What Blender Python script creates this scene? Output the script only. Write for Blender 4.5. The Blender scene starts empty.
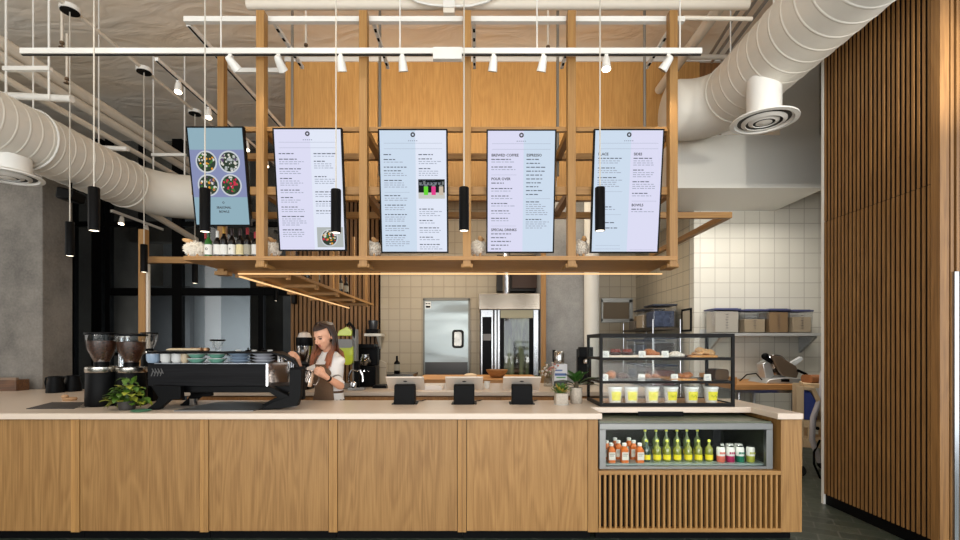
import bpy, bmesh, math, random
from mathutils import Vector, Matrix, Euler
random.seed(7)
C = bpy.context.scene.collection
PI = math.pi
# the camera stands at x 0, y 0, eye height 1.5; these turn a sighting at a known depth into metres
F, CX, HY, H = 480.0, 477.0, 345.0, 1.5
def PX(px, Y): return (px - CX) * Y / F
def PZ(py, Y): return H - (py - HY) * Y / F
def P(px, py, Y): return (PX(px, Y), Y, PZ(py, Y))

# ------------------------------------------------------------------ materials
def S(r, g, b):
    f = lambda c: (c / 255 / 12.92) if c / 255 <= .04045 else ((c / 255 + .055) / 1.055) ** 2.4
    return (f(r), f(g), f(b), 1)
MATS = {}
def nmat(name):
    m = bpy.data.materials.new(name); m.use_nodes = True
    nt = m.node_tree
    return m, nt, nt.nodes['Principled BSDF']
def pm(name, col, rough=.5, metal=0, emit=None, es=0, bump=0, bscale=60, var=0, spec=.5, coat=0):
    if name in MATS: return MATS[name]
    m, nt, b = nmat(name)
    b.inputs['Base Color'].default_value = col
    b.inputs['Roughness'].default_value = rough
    b.inputs['Metallic'].default_value = metal
    b.inputs['Specular IOR Level'].default_value = spec
    b.inputs['Coat Weight'].default_value = coat
    if emit: b.inputs['Emission Color'].default_value = emit; b.inputs['Emission Strength'].default_value = es
    tc = nt.nodes.new('ShaderNodeTexCoord')
    n = nt.nodes.new('ShaderNodeTexNoise'); n.inputs['Scale'].default_value = bscale; n.inputs['Detail'].default_value = 4
    nt.links.new(tc.outputs['Object'], n.inputs['Vector'])
    if bump:
        bp = nt.nodes.new('ShaderNodeBump'); bp.inputs['Strength'].default_value = bump; bp.inputs['Distance'].default_value = .02
        nt.links.new(n.outputs['Fac'], bp.inputs['Height']); nt.links.new(bp.outputs[0], b.inputs['Normal'])
    if var:
        hs = nt.nodes.new('ShaderNodeMixRGB'); hs.blend_type = 'MULTIPLY'; hs.inputs[0].default_value = 1
        mr = nt.nodes.new('ShaderNodeMapRange'); mr.inputs[1].default_value = .3; mr.inputs[2].default_value = .7
        mr.inputs[3].default_value = 1 - var; mr.inputs[4].default_value = 1 + var * .3
        nt.links.new(n.outputs['Fac'], mr.inputs[0]); nt.links.new(mr.outputs[0], hs.inputs[2])
        hs.inputs[1].default_value = col; nt.links.new(hs.outputs[0], b.inputs['Base Color'])
    MATS[name] = m; return m
def wood(name, light, dark, axis='Z', rough=.5, sc=1.0, contrast=1.0, figure=.6):
    if name in MATS: return MATS[name]
    m, nt, b = nmat(name); N = nt.nodes.new; L = nt.links.new
    tc = N('ShaderNodeTexCoord'); oi = N('ShaderNodeObjectInfo')
    off = N('ShaderNodeVectorMath'); off.operation = 'ADD'
    mu = N('ShaderNodeVectorMath'); mu.operation = 'SCALE'; mu.inputs['Scale'].default_value = 37.0
    cb = N('ShaderNodeCombineXYZ')
    for i in range(3): L(oi.outputs['Random'], cb.inputs[i])
    L(cb.outputs[0], mu.inputs[0]); L(tc.outputs['Object'], off.inputs[0]); L(mu.outputs[0], off.inputs[1])
    def stretched(a, l):
        mp = N('ShaderNodeMapping'); s = [a * sc] * 3; s['XYZ'.index(axis)] = l * sc
        mp.inputs['Scale'].default_value = s; L(off.outputs[0], mp.inputs[0]); return mp
    n1 = N('ShaderNodeTexNoise'); n1.inputs['Scale'].default_value = 1; n1.inputs['Detail'].default_value = 5; n1.inputs['Roughness'].default_value = .6
    L(stretched(90, 2.5).outputs[0], n1.inputs['Vector'])
    n2 = N('ShaderNodeTexNoise'); n2.inputs['Scale'].default_value = 1; n2.inputs['Detail'].default_value = 2; n2.inputs['Distortion'].default_value = .6
    L(stretched(4.2, .55).outputs[0], n2.inputs['Vector'])
    sn = N('ShaderNodeMath'); sn.operation = 'MULTIPLY'; sn.inputs[1].default_value = 62
    L(n2.outputs['Fac'], sn.inputs[0])
    si = N('ShaderNodeMath'); si.operation = 'SINE'; L(sn.outputs[0], si.inputs[0])
    mr = N('ShaderNodeMapRange'); mr.inputs[1].default_value = -1; mr.inputs[2].default_value = 1; mr.inputs[3].default_value = 0; mr.inputs[4].default_value = .35 * figure
    L(si.outputs[0], mr.inputs[0])
    ad = N('ShaderNodeMath'); ad.operation = 'ADD'; L(n1.outputs['Fac'], ad.inputs[0]); L(mr.outputs[0], ad.inputs[1])
    rp = N('ShaderNodeValToRGB'); c = .5 + .09 * figure; w = .28 / contrast
    rp.color_ramp.elements[0].position = max(0, c - w); rp.color_ramp.elements[0].color = light
    rp.color_ramp.elements[1].position = min(1, c + w); rp.color_ramp.elements[1].color = dark
    L(ad.outputs[0], rp.inputs[0])
    # board to board tone
    hv = N('ShaderNodeHueSaturation'); mv = N('ShaderNodeMapRange'); mv.inputs[3].default_value = .88; mv.inputs[4].default_value = 1.1
    L(oi.outputs['Random'], mv.inputs[0]); L(mv.outputs[0], hv.inputs['Value']); L(rp.outputs[0], hv.inputs['Color'])
    L(hv.outputs[0], b.inputs['Base Color']); b.inputs['Roughness'].default_value = rough
    MATS[name] = m; return m
def tile(name, col, col2, grout, size, plane='XZ', mortar=.006, rough=.35):
    if name in MATS: return MATS[name]
    m, nt, b = nmat(name); N = nt.nodes.new; L = nt.links.new
    tc = N('ShaderNodeTexCoord'); sp = N('ShaderNodeSeparateXYZ'); cb = N('ShaderNodeCombineXYZ')
    L(tc.outputs['Object'], sp.inputs[0]); L(sp.outputs['XYZ'.index(plane[0])], cb.inputs[0]); L(sp.outputs['XYZ'.index(plane[1])], cb.inputs[1])
    br = N('ShaderNodeTexBrick'); br.offset = 0; br.inputs['Scale'].default_value = 1
    br.inputs['Brick Width'].default_value = size; br.inputs['Row Height'].default_value = size
    br.inputs['Mortar Size'].default_value = mortar; br.inputs['Mortar Smooth'].default_value = .1
    br.inputs['Color1'].default_value = col; br.inputs['Color2'].default_value = col2; br.inputs['Mortar'].default_value = grout
    L(cb.outputs[0], br.inputs['Vector']); L(br.outputs['Color'], b.inputs['Base Color'])
    bp = N('ShaderNodeBump'); bp.invert = True; bp.inputs['Strength'].default_value = .5; bp.inputs['Distance'].default_value = .006
    L(br.outputs['Fac'], bp.inputs['Height']); L(bp.outputs[0], b.inputs['Normal'])
    b.inputs['Roughness'].default_value = rough
    MATS[name] = m; return m
def concrete(name, a, bcol, sc=1.0):
    if name in MATS: return MATS[name]
    m, nt, b = nmat(name); N = nt.nodes.new; L = nt.links.new
    tc = N('ShaderNodeTexCoord')
    n1 = N('ShaderNodeTexNoise'); n1.inputs['Scale'].default_value = 1.6 * sc; n1.inputs['Detail'].default_value = 8; n1.inputs['Roughness'].default_value = .65
    n2 = N('ShaderNodeTexNoise'); n2.inputs['Scale'].default_value = 40 * sc; n2.inputs['Detail'].default_value = 4
    for n in (n1, n2): L(tc.outputs['Object'], n.inputs['Vector'])
    mx = N('ShaderNodeMath'); mx.operation = 'MULTIPLY_ADD'; mx.inputs[1].default_value = .3; L(n2.outputs['Fac'], mx.inputs[0]); L(n1.outputs['Fac'], mx.inputs[2])
    rp = N('ShaderNodeValToRGB'); rp.color_ramp.elements[0].position = .45; rp.color_ramp.elements[1].position = .85
    rp.color_ramp.elements[0].color = a; rp.color_ramp.elements[1].color = bcol
    L(mx.outputs[0], rp.inputs[0]); L(rp.outputs[0], b.inputs['Base Color']); b.inputs['Roughness'].default_value = .75
    bp = N('ShaderNodeBump'); bp.inputs['Strength'].default_value = .12; L(n2.outputs['Fac'], bp.inputs['Height']); L(bp.outputs[0], b.inputs['Normal'])
    MATS[name] = m; return m
def steel(name, col=S(190, 192, 194), rough=.28, axis='X', amt=.25):
    if name in MATS: return MATS[name]
    m, nt, b = nmat(name); N = nt.nodes.new; L = nt.links.new
    tc = N('ShaderNodeTexCoord'); mp = N('ShaderNodeMapping'); s = [160] * 3; s['XYZ'.index(axis)] = 2; mp.inputs['Scale'].default_value = s
    n = N('ShaderNodeTexNoise'); n.inputs['Scale'].default_value = 1; n.inputs['Detail'].default_value = 2
    L(tc.outputs['Object'], mp.inputs[0]); L(mp.outputs[0], n.inputs['Vector'])
    mr = N('ShaderNodeMapRange'); mr.inputs[3].default_value = rough - amt * rough; mr.inputs[4].default_value = rough + amt * rough
    L(n.outputs['Fac'], mr.inputs[0]); L(mr.outputs[0], b.inputs['Roughness'])
    b.inputs['Base Color'].default_value = col; b.inputs['Metallic'].default_value = 1
    MATS[name] = m; return m
def glass(name, tint=(.95, .97, .97, 1), refl=.06, rough=.02):
    if name in MATS: return MATS[name]
    m = bpy.data.materials.new(name); m.use_nodes = True; nt = m.node_tree; nt.nodes.clear(); N = nt.nodes.new; L = nt.links.new
    o = N('ShaderNodeOutputMaterial'); t = N('ShaderNodeBsdfTransparent'); g = N('ShaderNodeBsdfGlossy'); mx = N('ShaderNodeMixShader')
    t.inputs[0].default_value = tint; g.inputs['Roughness'].default_value = rough; g.inputs['Color'].default_value = (1, 1, 1, 1)
    fr = N('ShaderNodeFresnel'); fr.inputs[0].default_value = 1.35
    mm = N('ShaderNodeMath'); mm.operation = 'MULTIPLY'; mm.inputs[1].default_value = refl / .022
    mm.use_clamp = True
    # the fresnel node reads back faces as total reflection: keep to facing angle through layer weight
    lw = N('ShaderNodeLayerWeight'); lw.inputs[0].default_value = .2
    ad = N('ShaderNodeMath'); ad.operation = 'MULTIPLY_ADD'; ad.inputs[1].default_value = .22; ad.inputs[2].default_value = refl; ad.use_clamp = True
    pw = N('ShaderNodeMath'); pw.operation = 'POWER'; pw.inputs[1].default_value = 3
    L(lw.outputs['Facing'], pw.inputs[0]); L(pw.outputs[0], ad.inputs[0])
    L(ad.outputs[0], mx.inputs[0]); L(t.outputs[0], mx.inputs[1]); L(g.outputs[0], mx.inputs[2]); L(mx.outputs[0], o.inputs[0])
    nt.nodes.remove(fr); nt.nodes.remove(mm)
    MATS[name] = m; return m
def emis(name, col, st):
    if name in MATS: return MATS[name]
    m = bpy.data.materials.new(name); m.use_nodes = True; nt = m.node_tree; nt.nodes.clear()
    o = nt.nodes.new('ShaderNodeOutputMaterial'); e = nt.nodes.new('ShaderNodeEmission')
    e.inputs[0].default_value = col; e.inputs[1].default_value = st; nt.links.new(e.outputs[0], o.inputs[0])
    MATS[name] = m; return m

OAK_L, OAK_D = S(168, 127, 74), S(132, 94, 48)
oak = wood('oak_veneer', OAK_L, OAK_D, 'Z')
oak_post = wood('oak_post', S(174, 131, 74), S(142, 101, 52), 'Z', figure=.2)
oak_x = wood('oak_across', S(176, 133, 76), S(144, 102, 52), 'X', figure=.3)
oak_y = wood('oak_deep', S(172, 129, 72), S(140, 99, 50), 'Y', figure=.3)
honey = wood('honey_panel', S(208, 160, 94), S(176, 126, 66), 'Z', figure=.35, rough=.6)
walnut = wood('walnut_slat', S(154, 112, 64), S(112, 77, 40), 'Z', figure=.2, contrast=1.2)
gap_shade = pm('painted_gap_shade', S(22, 13, 8), .85, spec=.2)  # near-black colour that paints in the shade between slats
block = wood('butcher_block', S(206, 152, 92), S(160, 108, 58), 'X', figure=.2)
boxwood = wood('box_wood', S(112, 76, 48), S(70, 46, 30), 'X')
black = pm('black_metal', S(8, 8, 9), .38, spec=.08)
matt_black = pm('matt_black', S(10, 10, 11), .45, spec=.08)
rubber = pm('black_rubber', S(16, 16, 16), .8)
grey_frame = pm('dark_grey_frame', S(22, 20, 19), .45, spec=.12)
white_paint = pm('white_paint', S(226, 224, 216), .55, bump=.04, bscale=25)
white_metal = pm('white_metal', S(228, 226, 220), .42)
duct_white = pm('duct_white', S(222, 217, 206), .5, bump=.03, bscale=12)
pipe_paint = pm('painted_pipe', S(222, 213, 198), .55)
quartz = pm('quartz_top', S(212, 195, 178), .28, var=.05, bscale=220)
st_x = steel('brushed_steel')
st_z = steel('brushed_steel_upright', axis='Z')
chrome = pm('chrome', S(210, 210, 212), .12, 1)
clear = glass('clear_glass')
thin_clear = glass('thin_clear_plastic', (.9, .91, .91, 1), .1, .08)
plate_gl = glass('case_glass', (.97, .985, .98, 1), .008)

# ------------------------------------------------------------------ mesh building
class MB:
    def __init__(s): s.v = []; s.f = []; s.m = []
    def add(s, vs, fs, mi=0):
        o = len(s.v); s.v += [tuple(v) for v in vs]; s.f += [tuple(i + o for i in f) for f in fs]; s.m += [mi] * len(fs); return s
    def box(s, x0, x1, y0, y1, z0, z1, mi=0, M=None):
        vs = [(x, y, z) for x in (x0, x1) for y in (y0, y1) for z in (z0, z1)]
        if M: vs = [M @ Vector(v) for v in vs]
        return s.add(vs, [(0, 1, 3, 2), (4, 6, 7, 5), (0, 4, 5, 1), (2, 3, 7, 6), (0, 2, 6, 4), (1, 5, 7, 3)], mi)
    def tube(s, pts, r, n=12, mi=0, caps=True):
        pts = [Vector(p) for p in pts]; k = len(pts); rs = r if isinstance(r, (list, tuple)) else [r] * k
        vs = []; fs = []; up = None
        for i, p in enumerate(pts):
            t = (pts[min(i + 1, k - 1)] - pts[max(i - 1, 0)])
            if t.length < 1e-9: t = Vector((0, 0, 1))
            t.normalize()
            if up is None: up = t.orthogonal().normalized()
            else:
                up = up - t * up.dot(t)
                up = up.normalized() if up.length > 1e-6 else t.orthogonal().normalized()
            w = t.cross(up)
            for j in range(n):
                a = 2 * PI * j / n; vs.append(p + (up * math.cos(a) + w * math.sin(a)) * rs[i])
        for i in range(k - 1):
            for j in range(n):
                a, b = i * n + j, i * n + (j + 1) % n; fs.append((a, b, b + n, a + n))
        if caps: fs.append(tuple(range(n))[::-1]); fs.append(tuple((k - 1) * n + j for j in range(n)))
        return s.add(vs, fs, mi)
    def cyl(s, p0, p1, r0, r1=None, n=16, mi=0, caps=True):
        return s.tube([p0, p1], [r0, r0 if r1 is None else r1], n, mi, caps)
    def lathe(s, prof, c=(0, 0, 0), n=24, mi=0, M=None, cap0=True, cap1=True):
        vs = []; fs = []; k = len(prof)
        for (r, z) in prof:
            for j in range(n):
                a = 2 * PI * j / n; vs.append(Vector((r * math.cos(a), r * math.sin(a), z)))
        if M: vs = [M @ v for v in vs]
        vs = [v + Vector(c) for v in vs]
        for i in range(k - 1):
            for j in range(n):
                a, b = i * n + j, i * n + (j + 1) % n; fs.append((a, b, b + n, a + n))
        if cap0: fs.append(tuple(range(n))[::-1])
        if cap1: fs.append(tuple((k - 1) * n + j for j in range(n)))
        return s.add(vs, fs, mi)
    def ell(s, c, r, nu=16, nv=10, mi=0, M=None):
        if not isinstance(r, (tuple, list)): r = (r, r, r)
        vs = [Vector((0, 0, -r[2]))]
        for i in range(1, nv):
            t = -PI / 2 + PI * i / nv
            for j in range(nu):
                a = 2 * PI * j / nu; vs.append(Vector((r[0] * math.cos(t) * math.cos(a), r[1] * math.cos(t) * math.sin(a), r[2] * math.sin(t))))
        vs.append(Vector((0, 0, r[2])))
        if M: vs = [M @ v for v in vs]
        vs = [v + Vector(c) for v in vs]; fs = []
        for j in range(nu):
            fs.append((0, 1 + (j + 1) % nu, 1 + j)); e = 1 + (nv - 2) * nu; fs.append((len(vs) - 1, e + j, e + (j + 1) % nu))
        for i in range(nv - 2):
            for j in range(nu):
                a, b = 1 + i * nu + j, 1 + i * nu + (j + 1) % nu; fs.append((a, b, b + nu, a + nu))
        return s.add(vs, fs, mi)
    def prism(s, poly, axis, a, b, mi=0):
        n = len(poly); mk = {'y': lambda p, t: (p[0], t, p[1]), 'x': lambda p, t: (t, p[0], p[1]), 'z': lambda p, t: (p[0], p[1], t)}[axis]
        vs = [mk(p, a) for p in poly] + [mk(p, b) for p in poly]
        fs = [tuple(range(n))[::-1], tuple(range(n, 2 * n))] + [(i, (i + 1) % n, (i + 1) % n + n, i + n) for i in range(n)]
        return s.add(vs, fs, mi)
    def torus(s, c, R, r, n=24, k=8, mi=0, M=None):
        pts = []
        vs = []; fs = []
        for i in range(n):
            a = 2 * PI * i / n
            for j in range(k):
                t = 2 * PI * j / k
                v = Vector(((R + r * math.cos(t)) * math.cos(a), (R + r * math.cos(t)) * math.sin(a), r * math.sin(t)))
                if M: v = M @ v
                vs.append(v + Vector(c))
        for i in range(n):
            for j in range(k):
                a, b = i * k + j, i * k + (j + 1) % k; c2, d = ((i + 1) % n) * k + j, ((i + 1) % n) * k + (j + 1) % k
                fs.append((a, c2, d, b))
        return s.add(vs, fs, mi)
    def build(s, name, mats, parent=None, off=(0, 0, 0), smooth=True, bevel=0, angle=40):
        me = bpy.data.meshes.new(name)
        me.from_pydata([(v[0] - off[0], v[1] - off[1], v[2] - off[2]) for v in s.v], [], s.f)
        mats = mats if isinstance(mats, (list, tuple)) else [mats]
        for m in mats: me.materials.append(m)
        me.polygons.foreach_set('material_index', s.m)
        bm = bmesh.new(); bm.from_mesh(me); bmesh.ops.recalc_face_normals(bm, faces=bm.faces); bm.to_mesh(me); bm.free()
        if smooth:
            me.polygons.foreach_set('use_smooth', [True] * len(me.polygons)); me.set_sharp_from_angle(angle=math.radians(angle))
        me.update()
        o = bpy.data.objects.new(name, me); C.objects.link(o)
        if parent is not None: o.parent = parent
        if bevel:
            b = o.modifiers.new('edge', 'BEVEL'); b.width = bevel; b.segments = 2; b.limit_method = 'ANGLE'; b.angle_limit = .7
        return o
def tag(o, label=None, cat=None, group=None, kind=None):
    if label: o['label'] = label
    if cat: o['category'] = cat
    if group: o['group'] = group
    if kind: o['kind'] = kind
    return o
def thing(name, label, cat, loc=(0, 0, 0), rz=0, group=None, kind=None):
    o = bpy.data.objects.new(name, None); o.empty_display_size = .05; C.objects.link(o)
    o.location = loc; o.rotation_euler = (0, 0, rz)
    return tag(o, label, cat, group, kind)
def solo(mb, name, mats, label, cat, loc=None, group=None, kind=None, **kw):
    """a thing that is one mesh, its origin at its base"""
    if loc is None:
        xs, ys, zs = zip(*mb.v); loc = ((min(xs) + max(xs)) / 2, (min(ys) + max(ys)) / 2, min(zs)); o = mb.build(name, mats, off=loc, **kw)
    else: o = mb.build(name, mats, **kw)
    o.location = loc
    return tag(o, label, cat, group, kind)
def struct(mb, name, mats, parent=None, **kw):
    o = mb.build(name, mats, parent, **kw)
    if parent is None: o['kind'] = 'structure'
    return o
def dup(root, loc, rz=None, label=None, group=None, sc=None):
    def cp(o, par):
        c = o.copy(); C.objects.link(c)
        if par is not None: c.parent = par
        for ch in o.children: cp(ch, c)
        return c
    r = cp(root, None); r.location = loc
    if rz is not None: r.rotation_euler = (root.rotation_euler[0], root.rotation_euler[1], rz)
    if label: r['label'] = label
    if group: r['group'] = group
    if sc: r.scale = (sc, sc, sc)
    return r
ORD = ['leftmost', 'second', 'third', 'fourth', 'fifth', 'sixth', 'seventh', 'eighth', 'ninth']
TXT = {}
def text_geo(t):
    """outline of a word, one unit high, as vertices and faces in (x, z)"""
    if t not in TXT:
        cu = bpy.data.curves.new('w', 'FONT'); cu.body = t; cu.resolution_u = 2; cu.offset = .028
        o = bpy.data.objects.new('w', cu); C.objects.link(o); bpy.context.view_layer.update()
        me = o.evaluated_get(bpy.context.evaluated_depsgraph_get()).to_mesh()
        TXT[t] = ([(v.co.x, v.co.y) for v in me.vertices], [tuple(p.vertices) for p in me.polygons])
        bpy.data.objects.remove(o); bpy.data.curves.remove(cu)
    return TXT[t]
def put_text(mb, t, x, y, z, size, mi=0, center=False, wide=1.0):
    v, f = text_geo(t)
    w = max(p[0] for p in v) * size * wide
    x0 = x - w / 2 if center else x
    mb.add([(x0 + a * size * wide, y, z + b * size) for a, b in v], f, mi); return w
# ================================================================== the setting
CEIL = 5.75
YB = 9.7            # back wall
def slab(name, x0, x1, y0, y1, z0, z1, m, **kw): return struct(MB().box(x0, x1, y0, y1, z0, z1), name, m, smooth=False, **kw)
# floor of dark green rhombus tiles
def floor_mat():
    m, nt, b = nmat('green_floor_tile'); N = nt.nodes.new; L = nt.links.new
    tc = N('ShaderNodeTexCoord'); mp = N('ShaderNodeMapping'); mp.inputs['Rotation'].default_value = (0, 0, .52); mp.inputs['Scale'].default_value = (1, 1, 1)
    br = N('ShaderNodeTexBrick'); br.inputs['Scale'].default_value = 1; br.inputs['Brick Width'].default_value = .3; br.inputs['Row Height'].default_value = .15
    br.inputs['Mortar Size'].default_value = .006; br.offset = .5
    br.inputs['Color1'].default_value = S(70, 76, 64); br.inputs['Color2'].default_value = S(54, 61, 52); br.inputs['Mortar'].default_value = S(92, 92, 84)
    n = N('ShaderNodeTexNoise'); n.inputs['Scale'].default_value = 8
    L(tc.outputs['Object'], mp.inputs[0]); L(mp.outputs[0], br.inputs['Vector']); L(br.outputs['Color'], b.inputs['Base Color'])
    L(tc.outputs['Object'], n.inputs['Vector']); mr = N('ShaderNodeMapRange'); mr.inputs[3].default_value = .25; mr.inputs[4].default_value = .5
    L(n.outputs['Fac'], mr.inputs[0]); L(mr.outputs[0], b.inputs['Roughness'])
    return m
slab('floor', -9, 7, -5, 14, -.1, 0, floor_mat())
def ceil_mat():
    m, nt, b = nmat('sprayed_ceiling'); N = nt.nodes.new; L = nt.links.new
    tc = N('ShaderNodeTexCoord'); mp = N('ShaderNodeMapping'); mp.inputs['Scale'].default_value = (.35, .7, 1)
    n = N('ShaderNodeTexNoise'); n.inputs['Scale'].default_value = 1.3; n.inputs['Detail'].default_value = 6
    n2 = N('ShaderNodeTexNoise'); n2.inputs['Scale'].default_value = 3.5; n2.inputs['Detail'].default_value = 3; n2.inputs['Distortion'].default_value = 1.5
    L(tc.outputs['Object'], mp.inputs[0]); L(mp.outputs[0], n.inputs['Vector']); L(mp.outputs[0], n2.inputs['Vector'])
    rp = N('ShaderNodeValToRGB'); rp.color_ramp.elements[0].position = .35; rp.color_ramp.elements[1].position = .7
    rp.color_ramp.elements[0].color = S(240, 219, 192); rp.color_ramp.elements[1].color = S(234, 224, 210)
    L(n.outputs['Fac'], rp.inputs[0]); L(rp.outputs[0], b.inputs['Base Color']); b.inputs['Roughness'].default_value = .7
    bp = N('ShaderNodeBump'); bp.inputs['Strength'].default_value = .3; bp.inputs['Distance'].default_value = .12
    L(n2.outputs['Fac'], bp.inputs['Height']); L(bp.outputs[0], b.inputs['Normal'])
    return m
slab('ceiling', -9, 7, -5, 14, CEIL, CEIL + .1, ceil_mat())
wall_dark = concrete('dark_concrete', S(84, 80, 74), S(118, 112, 104))
conc_col = concrete('column_concrete', S(84, 80, 75), S(130, 124, 116))
conc_grey = concrete('pier_concrete', S(122, 122, 122), S(166, 166, 164))
tile_back = tile('beige_wall_tile', S(178, 164, 140), S(172, 158, 134), S(146, 134, 114), .223, 'XZ')
tile_right = tile('cream_wall_tile', S(224, 220, 208), S(218, 214, 202), S(194, 188, 176), .22, 'XZ')
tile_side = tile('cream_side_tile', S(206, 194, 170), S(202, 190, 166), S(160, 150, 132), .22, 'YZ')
slab('wall_left', -8.7, -8.5, -4, 13.5, 0, CEIL, wall_dark)
slab('wall_far', -8.5, -3.7, 13, 13.2, 0, CEIL, pm('far_wall_grey', S(150, 154, 156), .8))
# tiled back wall with the doorway left open
w = MB(); dx0, dx1, dz = PX(423, YB), PX(470, YB), PZ(298, YB)
w.box(-2.0, dx0, YB, YB + .2, 0, CEIL).box(dx1, 3.4, YB, YB + .2, 0, CEIL).box(dx0, dx1, YB, YB + .2, dz, CEIL).box(dx0, dx1, YB + .15, YB + .2, 0, dz)
struct(w, 'wall_back', tile_back, smooth=False)
# vertical wood slats left of the tiled wall
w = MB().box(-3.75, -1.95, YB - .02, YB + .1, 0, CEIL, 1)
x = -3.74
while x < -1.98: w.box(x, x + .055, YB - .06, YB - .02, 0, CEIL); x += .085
struct(w, 'wall_slats', [walnut, gap_shade], smooth=False)
# cream tile walls on the right
XS = 3.21
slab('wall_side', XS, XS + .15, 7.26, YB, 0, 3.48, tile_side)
slab('wall_tiled', XS, 6.0, 7.1, 7.25, 0, 3.481, tile_right)
slab('wall_tiled', 4.41, 6.0, 7.1, 7.25, 3.482, CEIL, tile_right)
slab('wall_right', 6.0, 6.2, 3.4, 9.9, 0, CEIL, white_paint)
# the white plaster box that carries the air duct, and the wall above it
sx0, sx1, sy, sz0, sz1 = PX(677, 6.06), 4.4, 6.06, 3.482, 4.15
w = MB().box(sx0, sx1, sy, sy + .1, sz0, sz1).box(sx0, sx0 + .1, sy + .1, YB, sz0, sz1).box(sx0 + .1, sx1, sy + .1, 7.099, sz0, sz0 + .08).box(sx0 + .1, XS + .15, 7.099, YB, sz0, sz0 + .08)
struct(w, 'wall_soffit', white_paint, smooth=False)
slab('wall_upper', PX(780, 6.17), sx1, 6.17, 7.099, sz0 + .09, CEIL, white_paint)
# concrete piers
struct(MB().box(-7.4, -5.07, 5.6, 6.02, 0, 3.8), 'column_concrete', conc_col, smooth=False, bevel=.01)
struct(MB().box(PX(541, 8.6), PX(584, 8.6), 8.6, YB, 0, CEIL), 'column_kitchen', conc_grey, smooth=False)
struct(MB().box(PX(250, 10.4), PX(283, 10.4), 10.4, 11.2, 0, CEIL), 'column_far', wall_dark, smooth=False)
struct(MB().cyl((2.03, 8.5, 0), (2.03, 8.5, CEIL), .13, n=32), 'column_round', white_paint)
struct(MB().box(PX(541.2, 8.54), PX(546, 8.54), 8.54, 8.6, 0, 4), 'trim_1', oak_post, smooth=False)

# glazed partition to the dark room on the left
gp = 9.95
fm = MB()
for px, wd in ((74, .1), (98.5, .2), (109.5, .1), (178.5, .2), (142, .07), (262, .1)):
    xx = PX(px, gp); fm.box(xx - wd / 2, xx + wd / 2, gp - .06, gp + .06, 0, CEIL)
for z, h in ((PZ(292, gp), .16), (PZ(354, gp), .06), (4.0, .1)): fm.box(PX(109, gp) if z < 3 else -8.5, -3.76, gp - .05, gp + .05, z - h / 2, z + h / 2)
fm.box(-8.5, -3.76, gp - .05, gp + .05, 0, .1)
wr = struct(fm, 'window_1', black, smooth=False)
struct(MB().box(-8.5, -3.76, gp - .006, gp + .006, .1, CEIL - .02), 'window_pane', glass('smoked_glass', (.66, .68, .69, 1), .05), wr, smooth=False)
# beams and rails of the dark room beyond the glass
w = MB().box(-8.4, -3.9, 11.6, 11.9, 4.0, 4.35)
struct(w, 'beam_far', wall_dark, smooth=False)
slab('wall_slanted', -8.4, -7.3, 12.2, 12.4, 0, 3.0, pm('dark_door_blue', S(66, 68, 70), .6))
# high slatted timber wall on the right, cut by a glazed doorway
RX, RY0, RY1 = 3.27, 3.39, 4.53
ZJ = 2.66
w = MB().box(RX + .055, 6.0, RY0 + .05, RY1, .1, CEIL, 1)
n = 25; pt = (RY1 - RY0 - .06) / n
for i in range(n):
    y = RY0 + .075 + i * pt
    w.box(RX, RX + .009, y, y + pt * .46, .1, ZJ - .003).box(RX + .009, RX + .055, y + .002, y + pt * .46 - .002, .1, CEIL, 1)  # slat sides coloured dark so the gaps read as shaded
    w.box(RX + (.003 if i % 3 else .001), RX + .009, y, y + pt * .46, ZJ + .003, CEIL)
w.box(RX - .004, RX + .06, RY0 - .004, RY0 + .066, .1, CEIL)
x = RX + .075
while x < 4.2:
    w.box(x, x + .022, RY0, RY0 + .05, (.1 if x < RX + .16 else PZ(272, RY0)), CEIL); x += .042
wall_r = struct(w, 'wall_right_slats', [walnut, gap_shade], smooth=False)
struct(MB().box(RX + .02, 6.0, RY0 + .04, RY1, 0, .1), 'baseboard_right', matt_black, smooth=False)
struct(MB().box(RX + .0, RX + .05, RY1, RY1 + .03, 0, CEIL), 'trim_2', white_metal, smooth=False)
dz = PZ(272, RY0); dx = PX(952, RY0)
d2 = struct(MB().box(dx, dx + .03, RY0 - .02, RY0 + .05, 0, dz).box(dx + .05, dx + .06, RY0 - .01, RY0 + .04, 0, dz).box(dx + .03, 4.3, RY0 - .02, RY0 + .03, dz - .03, dz, 1), 'door_2', [st_z, black], smooth=False)
struct(MB().box(dx + .06, 4.3, RY0 + .01, RY0 + .02, 0, dz - .03), 'door_pane', pm('frosted_pane', S(226, 236, 244), .2), d2, smooth=False)
struct(MB().box(dx + .075, dx + .25, RY0 - .05, RY0 - .035, PZ(482, RY0), PZ(478, RY0)).box(dx + .08, dx + .1, RY0 - .05, RY0 + .01, PZ(482, RY0), PZ(478, RY0)), 'door_handle', st_x, d2, smooth=False)
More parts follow.
